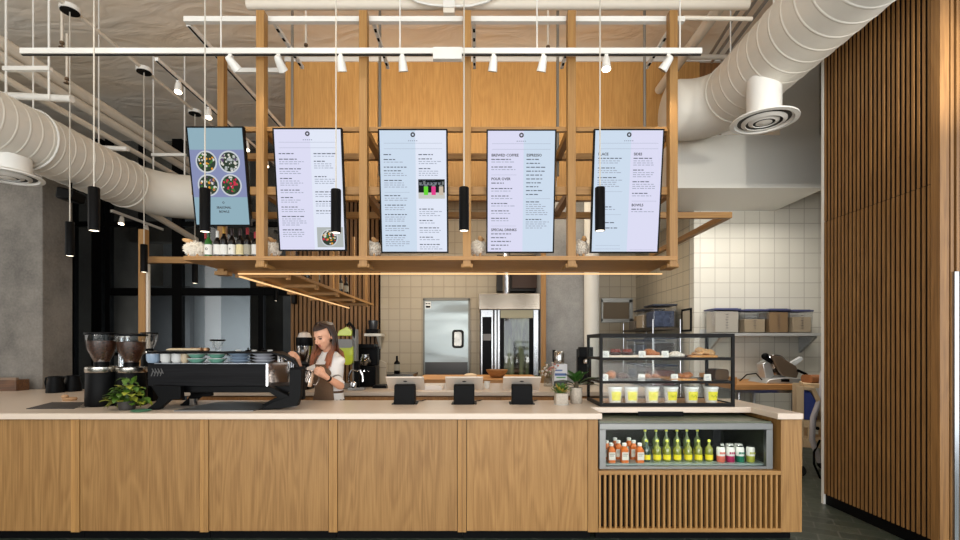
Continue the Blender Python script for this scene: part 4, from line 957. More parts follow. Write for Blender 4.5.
LEG_R = [(258.5, 410), (274, 401.5), (290, 396), (290.5, 369), (302.5, 369), (301.5, 396), (298, 405.5), (282, 408.5), (264, 411.3)]
for (a, b, dx) in ((3.80, 3.85, 0), (4.06, 4.1, -.1)):
    MB().prism(poly(LEG_L, 3.82, -dx), 'y', a, b).build('leg', black, t, off=o, bevel=.003)
    MB().prism(poly(LEG_R, 3.82, dx), 'y', a, b).build('leg', black, t, off=o, bevel=.003)
MB().prism(poly([(262, 387), (270, 386), (291, 396), (290, 402), (282, 399.5)], 3.84), 'y', 3.82, 3.9).build('brace', black, t, off=o, bevel=.003)
MB().prism(poly([(288.5, 368), (303, 366), (303, 400), (290, 400)], 3.84), 'y', 3.852, 3.9).build('side_column', matt_black, t, off=o, bevel=.006)
em = MB()
for q in range(4): em.tube([(mx0 + .04 + q * .024, MY0 - .002, 1.25), (mx0 + .055 + q * .024, MY0 - .002, 1.295), (mx0 + .045 + q * .024, MY0 - .002, 1.31), (mx0 + .07 + q * .022, MY0 - .002, 1.27)], .0035, 6)
em.build('emblem', pm('emblem_grey', S(84, 84, 84), .4), t, off=o)
for q in range(3):
    xx = mx0 + .2 + q * .3; g = MB().cyl((xx, MY1 - .1, 1.2), (xx, MY1, 1.2), .034, n=18).cyl((xx, MY1 - .03, 1.21), (xx, MY1 - .03, 1.14), .036, n=18)
    gh = g.build('group_head', chrome, t, off=o)
    MB().cyl((xx, MY1 - .03, 1.135), (xx, MY1 + .12, 1.115), .013, n=10).build('portafilter_handle', black, gh, off=o)
for sx in (1, -1):
    xx = mx1 - .05 + (.12 if sx > 0 else -.02)
    MB().tube([(xx, 4.0, 1.37), (xx + .03, 4.1, 1.36), (xx + .04, 4.2, 1.30), (xx + .04, 4.24, 1.16)], .006, 8).build('steam_wand', chrome, t, off=o)
t2 = solo(MB().prism(rrect(PX(219, 3.98), 0, .62, .2, .02) and [(PX(180, 3.8), 3.72), (PX(258, 3.8), 3.72), (PX(256, 3.8), 4.3), (PX(184, 3.8), 4.3)], 'z', ZC + .0005, ZC + .008), 'drip_tray', steel('tray_steel', S(150, 150, 150), .4), 'flat steel tray lying under the espresso machine', 'tray', smooth=False, bevel=.002)
# cups between the machine and its top rail
teal_c = pm('teal_ceramic', S(112, 166, 146), .3); blue_c = pm('blue_grey_ceramic', S(142, 160, 180), .3); white_c = pm('white_ceramic', S(210, 210, 206), .3); beige_c = pm('beige_ceramic', S(196, 176, 146), .4)
zc0 = zb1 + .004
def stack(px, w, m, lab, n, kind):
    """stacked crockery: every piece a thing of its own"""
    Y = 4.0; x = PX(px, Y); r = w / 2; hs = .078 / n
    for q in range(n):
        z = zc0 + q * hs
        l = lab if n == 1 else lab.replace('%', ('bottom', 'middle', 'top')[q if n == 3 else q * 2])
        if kind == 'cup':
            t = thing('coffee_cup', l, 'cup', (x, Y, z), group='cups on the espresso machine')
            MB().lathe([(r * .7, 0), (r * .95, .02), (r, hs * .97), (r * .92, hs * .97), (r * .85, .02), (.001, .008)], (0, 0, 0), 20, cap1=False).build('cup_bowl', m, t)
            MB().torus((r * .2, r + .008, hs * .5), .018, .005, 14, 6, M=Matrix.Rotation(PI / 2, 3, 'Y')).build('handle', m, t)
        else:
            t = thing(kind, l, kind.replace('_', ' '), (x, Y, z), group='bowls and saucers on the espresso machine')
            MB().lathe([(r * .5, 0), (r * .55, .003), (r * .97, hs * .86), (r, hs * .95), (r * .94, hs * .95), (r * .5, .008)], (0, 0, 0), 24, cap1=True).build('dish', m, t)
            MB().torus((0, 0, hs * .93), r * .97, .003, 24, 5).build('rim', white_c if m is teal_c else m, t)
stack(153.5, .105, blue_c, 'blue-grey cup at the left end of the espresso machine', 1, 'cup')
stack(166, .085, white_c, 'left of the two white cups on the espresso machine', 1, 'cup'); stack(177, .085, white_c, 'right of the two white cups on the espresso machine', 1, 'cup')
stack(184.8, .06, beige_c, 'small beige cup beside the teal bowls', 1, 'cup')
stack(197, .15, teal_c, '% teal bowl of the left teal stack on the espresso machine', 2, 'bowl'); stack(217, .15, teal_c, '% teal bowl of the right teal stack on the espresso machine', 2, 'bowl')
stack(240, .18, blue_c, '% blue-grey saucer of the stack right of the teal bowls', 3, 'saucer'); stack(263.5, .18, pm('grey_ceramic', S(176, 178, 186), .3), '% pale grey saucer of the rightmost saucer stack', 3, 'saucer')
# things lying on the top rail
zr = zp + .0145
tw = MB()
for q in range(5): tw.ell((PX(172 + q * 6, 3.98), 4.0, zr + .012), (.04, .08, .014), 12, 6)
solo(tw, 'folded_cloth', pm('cream_cloth', S(196, 180, 152), .9, bump=.4), 'crumpled cream cloth lying on the espresso machine top', 'cloth')
for q, px in enumerate((192, 198, 204.5)):
    solo(MB().lathe([(.026, 0), (.03, .004), (.03, .026), (.024, .03)], (PX(px, 3.98), 4.0, zr), 16), 'coffee_tamper', pm('bronze_metal', S(120, 92, 66), .3, .8), ('left', 'middle', 'right')[q] + ' small bronze tamper lying on the espresso machine', 'tamper')
t = thing('coffee_dripper', 'clear glass dripper with black rim standing on the espresso machine', 'coffee dripper', (PX(215, 3.98), 4.02, zr)); o = t.location
MB().lathe([(.02, 0), (.02, .01), (.034, .03), (.052, .09)], o, 20, cap1=False).build('glass_funnel', thin_clear, t, off=o)
MB().torus((o[0], o[1], zr + .092), .053, .007, 24, 8).build('rim', black, t, off=o)
cp_ = MB()
for q in range(5): cp_.lathe([(.02, 0), (.024, .012), (.02, .02)], (PX(236 + q * 7, 3.98), 4.02 + .03 * (q % 2), zr), 12)
for q in range(5):
    solo(MB().lathe([(.018, 0), (.022, .006), (.022, .01)] + ([(.006, .012), (.008, .03)] if q % 2 else [(.01, .012)]), (PX(236 + q * 8, 3.98), 4.02 + .03 * (q % 2), zr), 14), 'small_lid', black if q % 2 else white_c, f'{ORD[q]} small {"black stopper" if q % 2 else "pale lid"}' + (' from the left' if q else '') + ' on the machine top behind the saucers', 'lid')
solo(MB().lathe([(.028, 0), (.032, .006), (.03, .05), (.034, .056), (.028, .056), (.026, .01)], (PX(193.5, 4.05), 4.05, ZC + .0085), 18), 'shot_cup', chrome, 'small steel cup on the tray under the espresso machine', 'cup')

# --- grinders with bean hoppers
def beans_mat():
    m, nt, b = nmat('coffee_beans'); N = nt.nodes.new; L = nt.links.new
    tc = N('ShaderNodeTexCoord'); v = N('ShaderNodeTexVoronoi'); v.inputs['Scale'].default_value = 75
    rp = N('ShaderNodeValToRGB'); rp.color_ramp.elements[0].color = S(92, 52, 30); rp.color_ramp.elements[1].color = S(34, 18, 12); rp.color_ramp.elements[1].position = .8
    L(tc.outputs['Object'], v.inputs['Vector']); L(v.outputs['Distance'], rp.inputs[0]); L(rp.outputs[0], b.inputs['Base Color']); b.inputs['Roughness'].default_value = .4
    bp = N('ShaderNodeBump'); bp.invert = True; L(v.outputs['Distance'], bp.inputs['Height']); L(bp.outputs[0], b.inputs['Normal']); return m
beans = beans_mat()
def grinder(x, y, lab, k=1.0, full=True):
    t = thing('coffee_grinder', lab, 'coffee grinder', (x, y, ZC), group='coffee grinders beside the espresso machine')
    MB().lathe([(.115 * k, 0), (.118 * k, .006), (.112 * k, .275 * k), (.108 * k, .285 * k)], (0, 0, 0), 28).build('body', matt_black, t)
    MB().lathe([(.114 * k, .285 * k), (.118 * k, .29 * k), (.118 * k, .328 * k), (.1 * k, .335 * k), (.06 * k, .34 * k)], (0, 0, 0), 28).build('collar', steel('collar_steel', S(188, 184, 176), .25), t)
    MB().lathe([(.055 * k, .34 * k), (.058 * k, .372 * k)], (0, 0, 0), 24).build('hopper_neck', black, t)
    if full: MB().lathe([(.052 * k, .374 * k), (.1 * k, .48 * k), (.107 * k, .55 * k), (.001, .56 * k)], (0, 0, 0), 24, cap1=False).build('beans', beans, t)
    MB().lathe([(.056 * k, .37 * k), (.105 * k, .48 * k), (.118 * k, .6 * k)], (0, 0, 0), 28, cap0=False, cap1=False).build('hopper', thin_clear, t)
    MB().lathe([(.118 * k, .6 * k), (.121 * k, .602 * k), (.121 * k, .618 * k), (.05 * k, .624 * k)], (0, 0, 0), 28, cap0=False).build('lid', black, t)
    MB().box(-.05 * k, .05 * k, .1 * k, .18 * k, .16 * k, .22 * k).tube([(0, .12 * k, .2 * k), (0, .2 * k, .12 * k)], .02 * k, 10).build('spout', black, t)
    return t
grinder(PX(101.8, 4.08), 4.08, 'left coffee grinder with a clear hopper full of beans')
grinder(PX(131.5, 4.12), 4.12, 'right coffee grinder with bean hopper, behind the pothos plant', .985)
grinder(PX(149.5, 4.46), 4.46, 'small grinder with a nearly empty hopper behind the espresso machine', .6, False).location.z = ZC + .26
solo(MB().box(PX(149.5, 4.46) - .09, PX(149.5, 4.46) + .09, 4.37, 4.475, ZC, ZC + .26), 'grinder_stand', black, 'black box stand under the small grinder behind the machine', 'stand', bevel=.006)
# --- pothos in a low pot
leaf_m = pm('pothos_leaf', S(74, 108, 32), .4, var=.5, bscale=22); leaf_y = pm('pothos_leaf_light', S(150, 156, 52), .45, var=.3, bscale=30)
def leaf(mb, p, d, L_, W_, mi, droop=.25):
    d = Vector(d).normalized(); s = d.cross(Vector((0, 0, 1)))
    s = s.normalized() if s.length > .05 else Vector((1, 0, 0)); u = s.cross(d).normalized(); p = Vector(p)
    rows = ((0, .04, 0), (.22, .42, .03), (.5, .5, .02), (.78, .3, -.08), (1, .02, -droop))
    vs = []
    for tt, ww, dz in rows:
        c = p + d * L_ * tt + u * L_ * dz
        vs += [c - s * W_ * ww + u * W_ * .15 * ww, c - u * .02 * W_, c + s * W_ * ww + u * W_ * .15 * ww]
    fs = []
    for i in range(4):
        for j in range(2): a = i * 3 + j; fs.append((a, a + 1, a + 4, a + 3))
    mb.add(vs, fs, mi)
px_, py_ = PX(127, 3.82), 3.82
t = thing('potted_pothos', 'bushy green pothos plant in a low pot before the grinders', 'plant', (px_, py_, ZC)); o = t.location
MB().lathe([(.05, 0), (.055, .004), (.066, .07), (.06, .07), (.055, .05), (.001, .05)], o, 20, cap1=False).build('pot', pm('dark_pot', S(44, 40, 36), .6), t, off=o)
mb = MB(); st = MB(); r3 = random.Random(11)
for q in range(95):
    a = r3.uniform(0, 2 * PI); rr = r3.uniform(.0, .14); z = ZC + .05 + r3.uniform(0, .21) * (1 - rr / .2)
    p = Vector((px_ + rr * math.cos(a), py_ + rr * .42 * math.sin(a), z))
    leaf(mb, p, (math.cos(a) + r3.uniform(-.4, .4), .4 * math.sin(a) - .35, r3.uniform(-.45, .5)), r3.uniform(.05, .085), r3.uniform(.045, .065), 1 if r3.random() < .45 else 0)
    if q % 4 == 0: st.tube([(px_, py_, ZC + .05), ((px_ + p.x) / 2, (py_ + p.y) / 2, z + .01), p], .0025, 5)
leaf(mb, (px_ + .05, py_, ZC + .21), (.3, -.1, 1), .07, .05, 0)
mb.build('foliage', [leaf_m, leaf_y], t, off=o, smooth=False); st.build('stem', leaf_m, t, off=o)
# saucer with a green cap beside the plant, pitchers, dark sheet, wooden crate
solo(MB().lathe([(.05, 0), (.07, .01), (.064, .011), (.001, .006)], (PX(141, 3.72), 3.72, ZC), 20, cap1=False), 'green_saucer', pm('green_glaze', S(90, 150, 120), .3), 'small green saucer under the pothos leaves', 'saucer')
def pitcher(x, y, lab):
    t = thing('milk_pitcher', lab, 'pitcher', (x, y, ZC), group='black milk pitchers')
    MB().lathe([(.07, 0), (.074, .005), (.07, .07), (.055, .12), (.058, .15), (.052, .15), (.05, .12), (.064, .07), (.001, .01)], (0, 0, 0), 24, cap1=False).build('pitcher_body', matt_black, t)
    MB().tube([(-.055, 0, .14), (-.09, 0, .135), (-.1, 0, .09), (-.09, 0, .045), (-.07, 0, .035)], .008, 8).build('handle', matt_black, t)
    MB().prism([(.04, -.02), (.085, 0), (.04, .02)], 'z', .142, .15).build('spout', matt_black, t)
    return t
pitcher(PX(55.5, 5.2), 5.2, 'left of the two black milk pitchers on the counter').scale = (1.12, 1.12, 1.18); pitcher(PX(73, 5.35), 5.35, 'right of the two black milk pitchers, by the grinder').scale = (1.12, 1.12, 1.18)
t = thing('wooden_crate', 'dark wooden crate at the left end of the counter by the column', 'crate', (-5.3, 5.44, ZC)); o = t.location
cx0, cx1 = -5.52, PX(29.5, 5.52)
for (y0, y1) in ((5.36, 5.38), (5.5, 5.52)): MB().box(cx0, cx1, y0, y1, ZC, PZ(380, 5.36)).build('side_board', boxwood, t, off=o, smooth=False, bevel=.002)
for x in (cx0, cx1 - .02): MB().box(x, x + .02, 5.38, 5.5, ZC, PZ(380, 5.36)).build('end_board', boxwood, t, off=o, smooth=False)
MB().box(cx0 + .02, cx1 - .02, 5.38, 5.5, ZC, ZC + .015).build('bottom_board', boxwood, t, off=o, smooth=False)
MB().box(cx0 - .005, cx1 + .005, 5.355, 5.385, PZ(380, 5.36), PZ(377.6, 5.36)).build('rim', pm('crate_rim', S(120, 98, 80), .5), t, off=o, smooth=False)
t = thing('dark_flat_sheet', 'flat dark ribbed sheet on the counter left of the grinders', 'mat', (-3.5, 4.1, ZC)); o = t.location
MB().prism([(PX(26, 3.86), 3.86), (PX(74, 3.86), 3.86), (PX(84, 4.3) + .02, 4.3), (PX(52, 4.3), 4.3)], 'z', ZC, ZC + .004).build('sheet_base', pm('sheet_dark', S(62, 58, 56), .6), t, off=o, smooth=False)  # flat dark sheet with paler ribs on the worktop
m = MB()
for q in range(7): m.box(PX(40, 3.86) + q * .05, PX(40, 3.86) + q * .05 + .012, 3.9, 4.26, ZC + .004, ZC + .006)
m.build('sheet_rib', pm('sheet_rib', S(84, 80, 76), .6), t, off=o, smooth=False)
solo(MB().lathe([(.05, 0), (.06, .02), (.05, .03)], (PX(83, 4.6), 4.45, ZC), 14).ell((PX(81, 4.6), 4.42, ZC + .04), (.03, .03, .02), 10, 6), 'snack_bowl', pm('snack_tan', S(176, 140, 104), .7), 'small tan bowl of nibbles beside the left grinder', 'bowl')
for k, px in enumerate((121.5, 127.5)):
    t = thing('glass_bottle', ('left', 'right')[k] + ' slim clear water bottle behind the grinder hoppers', 'bottle', (PX(px, 5.2), 5.2, ZC)); 
    MB().lathe([(.028, 0), (.03, .005), (.03, .42), (.02, .5), (.016, .6)], (0, 0, 0), 16, cap1=False).build('glass', glass('bottle_glass', (.8, .86, .9, 1), .25), t)
    MB().lathe([(.018, .6), (.018, .63)], (0, 0, 0), 12).build('cap', wh_cap, t)

# ------------------------------------------------------------------ card tablets
ipad = pm('tablet_back', S(206, 196, 184), .35, .2); ipad_edge = pm('tablet_edge', S(228, 224, 216), .3)
def tablet(x, lab, rz):
    t = thing('card_tablet', lab, 'tablet', (x, 4.22, ZC), rz, 'card tablets on black stands')
    MB().prism([(-.085, 0), (.075, 0), (.05, .155), (.01, .172), (-.045, .165), (-.075, .03)], 'x', -.09, .09).build('stand', matt_black, t, bevel=.006)
    MB().box(-.11, .11, -.07, .1, 0, .008).build('base_plate', black, t, bevel=.003)
    M = Matrix.Translation((0, .035, .17)) @ Matrix.Rotation(math.radians(35), 4, 'X').inverted()
    tb = MB().box(-.165, .165, -.11, .11, 0, .012, 0, M).build('tablet_body', ipad, t, smooth=False, bevel=.004)
    MB().box(-.155, .155, -.1, .1, .012, .0135, 0, M).build('tablet_screen', pm('tablet_glass', S(20, 22, 26), .1), t, smooth=False)
    MB().ell((0, 0, 0), (.018, .012, .002), 14, 6, M=M.to_3x3()).build('emblem', pm('emblem_dark', S(50, 46, 42), .4), t).location = M @ Vector((0, -.045, -.001))
    MB().tube([(.02, .07, .02), (.05, .13, .006), (.13, .17, .005), (.16, .26, .004)], .004, 6).build('cable', black, t)
    return t
for px, lab, rz in ((404, 'left of the three card tablets on black stands, nearest the barista', .03), (464, 'middle of the three card tablets on black stands', 0), (522.5, 'right of the three card tablets on black stands, nearest the plants', -.03)):
    tablet(PX(px, 4.15), lab, rz)
# --- two potted plants beside the case
speck = pm('speckled_pot', S(182, 172, 158), .6, var=.35, bscale=110)
x = PX(561.5, 4.13); t = thing('potted_succulent', 'small spiky succulent in a speckled square pot on a white saucer', 'plant', (x, 4.15, ZC)); o = t.location
MB().lathe([(.06, 0), (.065, .008), (.05, .008)], o, 24).build('saucer', white_c, t, off=o)
MB().prism(rrect(x, 4.15, .108, .108, .014), 'z', ZC + .008, ZC + .1).build('pot', speck, t, off=o)
mb = MB(); r4 = random.Random(4)
for q in range(60):
    a = q * 2.4; e = 1.35 - (q / 60) * 1.0; rr = .01 + .03 * (q / 60)
    leaf(mb, (x + rr * math.cos(a), 4.15 + rr * math.sin(a), ZC + .1), (math.cos(a) * math.cos(e), math.sin(a) * math.cos(e), math.sin(e)), .1 - .03 * q / 60, .022, 1 if q % 4 == 0 else 0, .05)
mb.build('foliage', [pm('succulent_green', S(66, 106, 36), .5, var=.3), pm('succulent_tip', S(176, 150, 60), .5)], t, off=o, smooth=False)
x = PX(577, 4.2); t = thing('potted_fiddle_leaf', 'broad dark leaved plant in a tall speckled pot by the pastry case', 'plant', (x, 4.24, ZC)); o = t.location
MB().lathe([(.045, 0), (.05, .006), (.056, .14), (.05, .14), (.046, .12), (.001, .12)], o, 24, cap1=False).build('pot', speck, t, off=o)
mb = MB(); st = MB()
for (dx, dy, dz, L_, W_) in ((-1, -.1, .35, .17, .1), (-.7, -.4, .75, .13, .09), (.9, -.3, .45, .2, .13), (.55, -.5, .85, .15, .1), (1, .1, .15, .19, .11), (.1, -.6, 1, .12, .09), (-.3, .4, .8, .13, .09), (.4, .5, .7, .14, .1), (-.9, .2, .1, .14, .08)):
    p = Vector((x, 4.24, ZC + .15)) + Vector((dx, dy, 0)) * .02 + Vector((0, 0, .05 * dz))
    leaf(mb, p, (dx, dy, dz), L_, W_, 0, .15); st.tube([(x, 4.24, ZC + .11), p], .005, 6)
mb.build('foliage', [pm('fiddle_leaf', S(44, 82, 30), .35, var=.35, bscale=18)], t, off=o); st.build('stem', pm('plant_stem', S(70, 60, 36), .6), t, off=o)
# ================================================================== the barista
def loft(secs, n=28, a0=None, a1=None):
    """body section rings: (height, forward offset, half width, half depth) in the barista's own frame"""
    mb = MB(); full = a0 is None; k = len(secs); cols = n if full else n + 1
    for (u, f, w, d) in secs:
        for j in range(cols):
            a = 2 * PI * j / n if full else a0 + (a1 - a0) * j / n
            # flattened ellipse: l to her left, f forward
            ca, sa = math.cos(a), math.sin(a)
            mb.v.append((w * math.copysign(abs(ca) ** .85, ca), f + d * math.copysign(abs(sa) ** .9, sa), u))
    for i in range(k - 1):
        for j in range(n if full else n):
            b = (j + 1) % n if full else j + 1
            mb.f.append((i * cols + j, i * cols + b, (i + 1) * cols + b, (i + 1) * cols + j)); mb.m.append(0)
    if full: mb.f.append(tuple(range(n))[::-1]); mb.f.append(tuple((k - 1) * n + j for j in range(n))); mb.m += [0, 0]
    return mb
BX, BY = -1.435, 4.68
yaw = math.atan2(-.83, -.55) - PI / 2           # her forward (+y) turned toward the machine and the camera
Ry = Matrix.Rotation(yaw, 3, 'Z'); Ri = Ry.inverted()
def loc_(X, Y, Z): v = Ri @ Vector((X - BX, Y - BY, Z)); return v
def hair_mat():
    m, nt, b = nmat('auburn_hair'); N = nt.nodes.new; L = nt.links.new
    tc = N('ShaderNodeTexCoord'); sp = N('ShaderNodeSeparateXYZ'); mr = N('ShaderNodeMapRange'); mr.inputs[1].default_value = 1.33; mr.inputs[2].default_value = 1.62
    n = N('ShaderNodeTexNoise'); n.inputs['Scale'].default_value = 28; ad = N('ShaderNodeMath'); ad.operation = 'MULTIPLY_ADD'; ad.inputs[1].default_value = .5; 
    rp = N('ShaderNodeValToRGB'); rp.color_ramp.elements[0].color = S(170, 96, 56); rp.color_ramp.elements[1].color = S(46, 30, 24)
    rp.color_ramp.elements[0].position = .2; rp.color_ramp.elements[1].position = .95
    L(tc.outputs['Object'], sp.inputs[0]); L(sp.outputs[2], mr.inputs[0]); L(tc.outputs['Object'], n.inputs['Vector']); L(n.outputs['Fac'], ad.inputs[0]); L(mr.outputs[0], ad.inputs[2])
    L(ad.outputs[0], rp.inputs[0]); L(rp.outputs[0], b.inputs['Base Color']); b.inputs['Roughness'].default_value = .45
    return m
per = thing('person', 'woman barista in white shirt and brown apron pouring milk behind the machine', 'person', (BX, BY, 0)); per.rotation_euler = (0, 0, yaw)
skin = pm('skin', S(214, 160, 130), .5, var=.06, bscale=14); shirt_m = pm('white_shirt', S(228, 224, 220), .8, bump=.15, bscale=30); apron_m = pm('brown_apron', S(110, 84, 62), .8, bump=.1, bscale=60, var=.12)
hair_m = hair_mat(); trouser_m = pm('dark_trousers', S(40, 42, 50), .8)
def voxel(o, size, smooth=6):
    r = o.modifiers.new('join', 'REMESH'); r.mode = 'VOXEL'; r.voxel_size = size; r.use_smooth_shade = True
    s = o.modifiers.new('soft', 'SMOOTH'); s.iterations = smooth; s.factor = .5
    return o
# joints, hers: L is her left (picture right)
shL = Vector((.146, -.005, 1.36)); shR = Vector((-.146, -.005, 1.36))
elL = loc_(*P(340.5, 386, 4.50)); wrL = loc_(*P(327, 377.5, 4.34)); hdL = loc_(*P(318.5, 371.5, 4.29))
elR = loc_(*P(300.5, 376, 4.66)); wrR = loc_(*P(298.5, 363, 4.50)); hdR = loc_(*P(296.5, 358.5, 4.46))
hc = Vector((.0, .065, 1.585))
Rh = Matrix.Rotation(math.radians(-24), 3, 'X') @ Matrix.Rotation(math.radians(6), 3, 'Z') @ Matrix.Diagonal((1.08, 1.08, 1.08))
def hp(x, y, z): return hc + Rh @ Vector((x, y, z))
body = loft([(.86, 0, .155, .10), (.95, 0, .16, .105), (1.06, 0, .125, .085), (1.18, .008, .13, .095), (1.27, .012, .145, .1), (1.34, .0, .145, .078), (1.39, -.005, .09, .055), (1.43, .0, .05, .048)])
body.tube([(0, -.005, 1.40), (0, .015, 1.45), (0, .045, 1.53)], [.056, .05, .052], 16)
for s in (-1, 1):
    body.tube([(s * .08, 0, .9), (s * .09, .01, .5), (s * .1, -.01, .1), (s * .1, 0, .05)], [.085, .06, .042, .04], 14)
    body.tube([(s * .1, -.05, .035), (s * .1, .14, .03)], [.04, .038], 12)
# head: skull, face, jaw, nose, ears
body.ell(hp(0, -.012, .03), (.078, .097, .092), 22, 16, M=Rh).ell(hp(0, .03, -.02), (.064, .064, .088), 20, 14, M=Rh).ell(hp(0, .048, -.078), (.036, .036, .032), 16, 10, M=Rh)
body.tube([hp(0, .093, .022), hp(0, .108, -.012), hp(0, .119, -.026)], [.008, .011, .015], 10).ell(hp(.012, .1, -.03), (.01, .012, .008), 8, 6, M=Rh).ell(hp(-.012, .1, -.03), (.01, .012, .008), 8, 6, M=Rh)
body.ell(hp(0, .08, -.056), (.026, .014, .016), 12, 8, M=Rh).ell(hp(.036, .058, -.022), (.026, .024, .028), 12, 8, M=Rh).ell(hp(-.036, .058, -.022), (.026, .024, .028), 12, 8, M=Rh)
for s in (-1, 1): body.ell(hp(s * .078, -.01, -.008), (.012, .022, .032), 10, 8, M=Rh)
body.ell(hp(0, .066, .03), (.052, .026, .022), 14, 10, M=Rh)
# arms and hands
body.tube([shL, shL.lerp(elL, .5), elL], [.036, .04, .036], 14).tube([elL, elL.lerp(wrL, .3), wrL], [.036, .037, .024], 14).ell(elL, .036, 12, 8)
body.tube([shR, shR.lerp(elR, .5), elR], [.036, .04, .036], 14).tube([elR, elR.lerp(wrR, .3), wrR], [.036, .036, .024], 14).ell(elR, .036, 12, 8)
ptc = loc_(*P(307.5, 378, 4.34))          # centre of the pitcher she holds
def hand(wr, hd, tgt, up, side):
    """palm plus four bent fingers of different length and a thumb from the palm's side, closing toward tgt"""
    d = (hd - wr).normalized(); up = (up - d * up.dot(d)).normalized(); inn = d.cross(up) * side
    if inn.dot(tgt - hd) < 0: inn = -inn
    palm = wr + d * .05
    body.tube([wr, wr + d * .02, palm + d * .01, palm + d * .035], [.024, .027, .034, .03], 12)
    for i, (off, L_) in enumerate(((.03, .068), (.011, .078), (-.009, .072), (-.028, .056))):
        p0 = palm + d * .022 + up * off; p1 = p0 + d * L_ * .45 + inn * .008; p2 = p1 + d * L_ * .22 + inn * L_ * .34; p3 = p2 - d * L_ * .1 + inn * L_ * .32
        body.tube([p0, p1, p2, p3], [.0105, .0098, .009, .0078], 8); body.ell(p3, .0078, 8, 6)
    q0 = palm + up * .028 + inn * .006; q1 = q0 + up * .022 + d * .02 + inn * .014; q2 = q1 + d * .024 + inn * .022
    body.tube([q0, q1, q2], [.013, .011, .009], 8); body.ell(q2, .009, 8, 6)
hand(wrL, hdL, ptc, Vector((0, 0, 1)), 1)
hand(wrR, hdR, hdR + Vector((.3, .1, -.2)), Vector((0, 0, 1)), -1)
voxel(body.build('body', skin, per, smooth=True), .0052, 4)
# shirt: torso and elbow-length sleeves
sh = loft([(.93, 0, .168, .115), (1.06, 0, .14, .1), (1.18, .008, .145, .11), (1.27, .012, .162, .115), (1.335, .002, .168, .098), (1.375, -.004, .152, .086), (1.405, -.006, .112, .075), (1.438, -.002, .064, .06)])
for s_, e_ in ((shL, elL), (shR, elR)):
    c_ = s_.lerp(e_, .98)
    sh.ell(s_ + Vector((0, 0, -.012)), (.044, .05, .046), 14, 10).tube([s_ + Vector((0, 0, -.012)), s_.lerp(e_, .35), s_.lerp(e_, .7), c_], [.046, .055, .056, .053], 16)
voxel(sh.build('shirt', shirt_m, per), .008, 9)
cu = MB()
for s_, e_ in ((shL, elL), (shR, elR)): cu.tube([s_.lerp(e_, .76), s_.lerp(e_, .8)], .0555, 18)
cu.build('sleeve_stripe', pm('sleeve_grey', S(120, 114, 112), .8), per)
col_ = MB()
for s in (-1, 1):
    col_.add([(s * .07, -.02, 1.425), (s * .058, .045, 1.44), (s * .006, .085, 1.385), (s * .058, .105, 1.35), (s * .082, .06, 1.385)], [(0, 1, 2, 3, 4)])
co = col_.build('collar', shirt_m, per, smooth=False); so_ = co.modifiers.new('cloth', 'SOLIDIFY'); so_.thickness = .006
# apron: bib and skirt wrapped on the front, neck and waist straps
ap = loft([(.55, .01, .2, .165), (.8, .01, .19, .15), (.95, .0, .176, .126), (1.06, .0, .15, .112), (1.18, .008, .15, .122), (1.265, .012, .135, .129), (1.315, .012, .115, .122)], 26, .18 * PI, .82 * PI)
a_ = ap.build('apron', apron_m, per); so_ = a_.modifiers.new('cloth', 'SOLIDIFY'); so_.thickness = .006; so_.offset = 1
sp = MB()
for s in (-1, 1): sp.tube([(s * .085, .118, 1.31), (s * .088, .085, 1.385), (s * .07, .01, 1.425), (s * .03, -.05, 1.42)], .009, 8)
sp.torus((0, 0, 0), 1, .045, 32, 6, M=Matrix.Diagonal((.146, .109, .12))); 
k0 = len(sp.v) - 32 * 6
for i in range(k0, len(sp.v)): v = sp.v[i]; sp.v[i] = (v[0], v[1], v[2] * 2.2 + 1.05)
sp.build('apron_strap', pm('apron_strap', S(92, 68, 50), .8), a_)
tr = MB().box(0, 0, 0, 0, 0, 0) if False else loft([(.78, 0, .172, .122), (.88, 0, .176, .12), (.98, 0, .16, .11)])
for s in (-1, 1): tr.tube([(s * .085, 0, .9), (s * .092, .012, .5), (s * .1, -.005, .1)], [.098, .074, .058], 16)
voxel(tr.build('trousers', trouser_m, per), .01, 3)
sh_ = MB()
for s in (-1, 1): sh_.tube([(s * .1, -.075, .045), (s * .1, .0, .05), (s * .1, .13, .04), (s * .1, .175, .035)], [.045, .052, .048, .03], 14)
for i, v in enumerate(sh_.v): sh_.v[i] = (v[0], v[1], max(0, v[2]))
sh_.build('shoes', rubber, per)
# face details
for s in (-1, 1):
    e = MB().ell(hp(s * .033, .0835, .008), (.0145, .009, .0075), 12, 8, M=Rh).build('eye', pm('eye_dark', S(70, 48, 40), .3), per)
    b = [hp(s * (.017 + q * .011), .094 - q * .0045 - q * q * .0012, .029 + .003 * q - .0016 * q * q) for q in range(4)]
    MB().tube(b, [.003, .004, .0035, .002], 6).build('eyebrow', pm('brow', S(66, 38, 26), .7), per)
    lv = [hp(s * (.02 + q * .009), .094 - q * .005, .0145 - .001 * abs(q - 1.5)) for q in range(4)]
    MB().tube(lv, .0022, 5).build('eyelash', pm('lash', S(34, 22, 18), .7), per)
MB().ell(hp(0, .0925, -.052), (.019, .0045, .0035), 12, 6, M=Rh).ell(hp(0, .091, -.0585), (.016, .005, .0042), 12, 6, M=Rh).build('lips', pm('lips', S(182, 96, 86), .4), per)
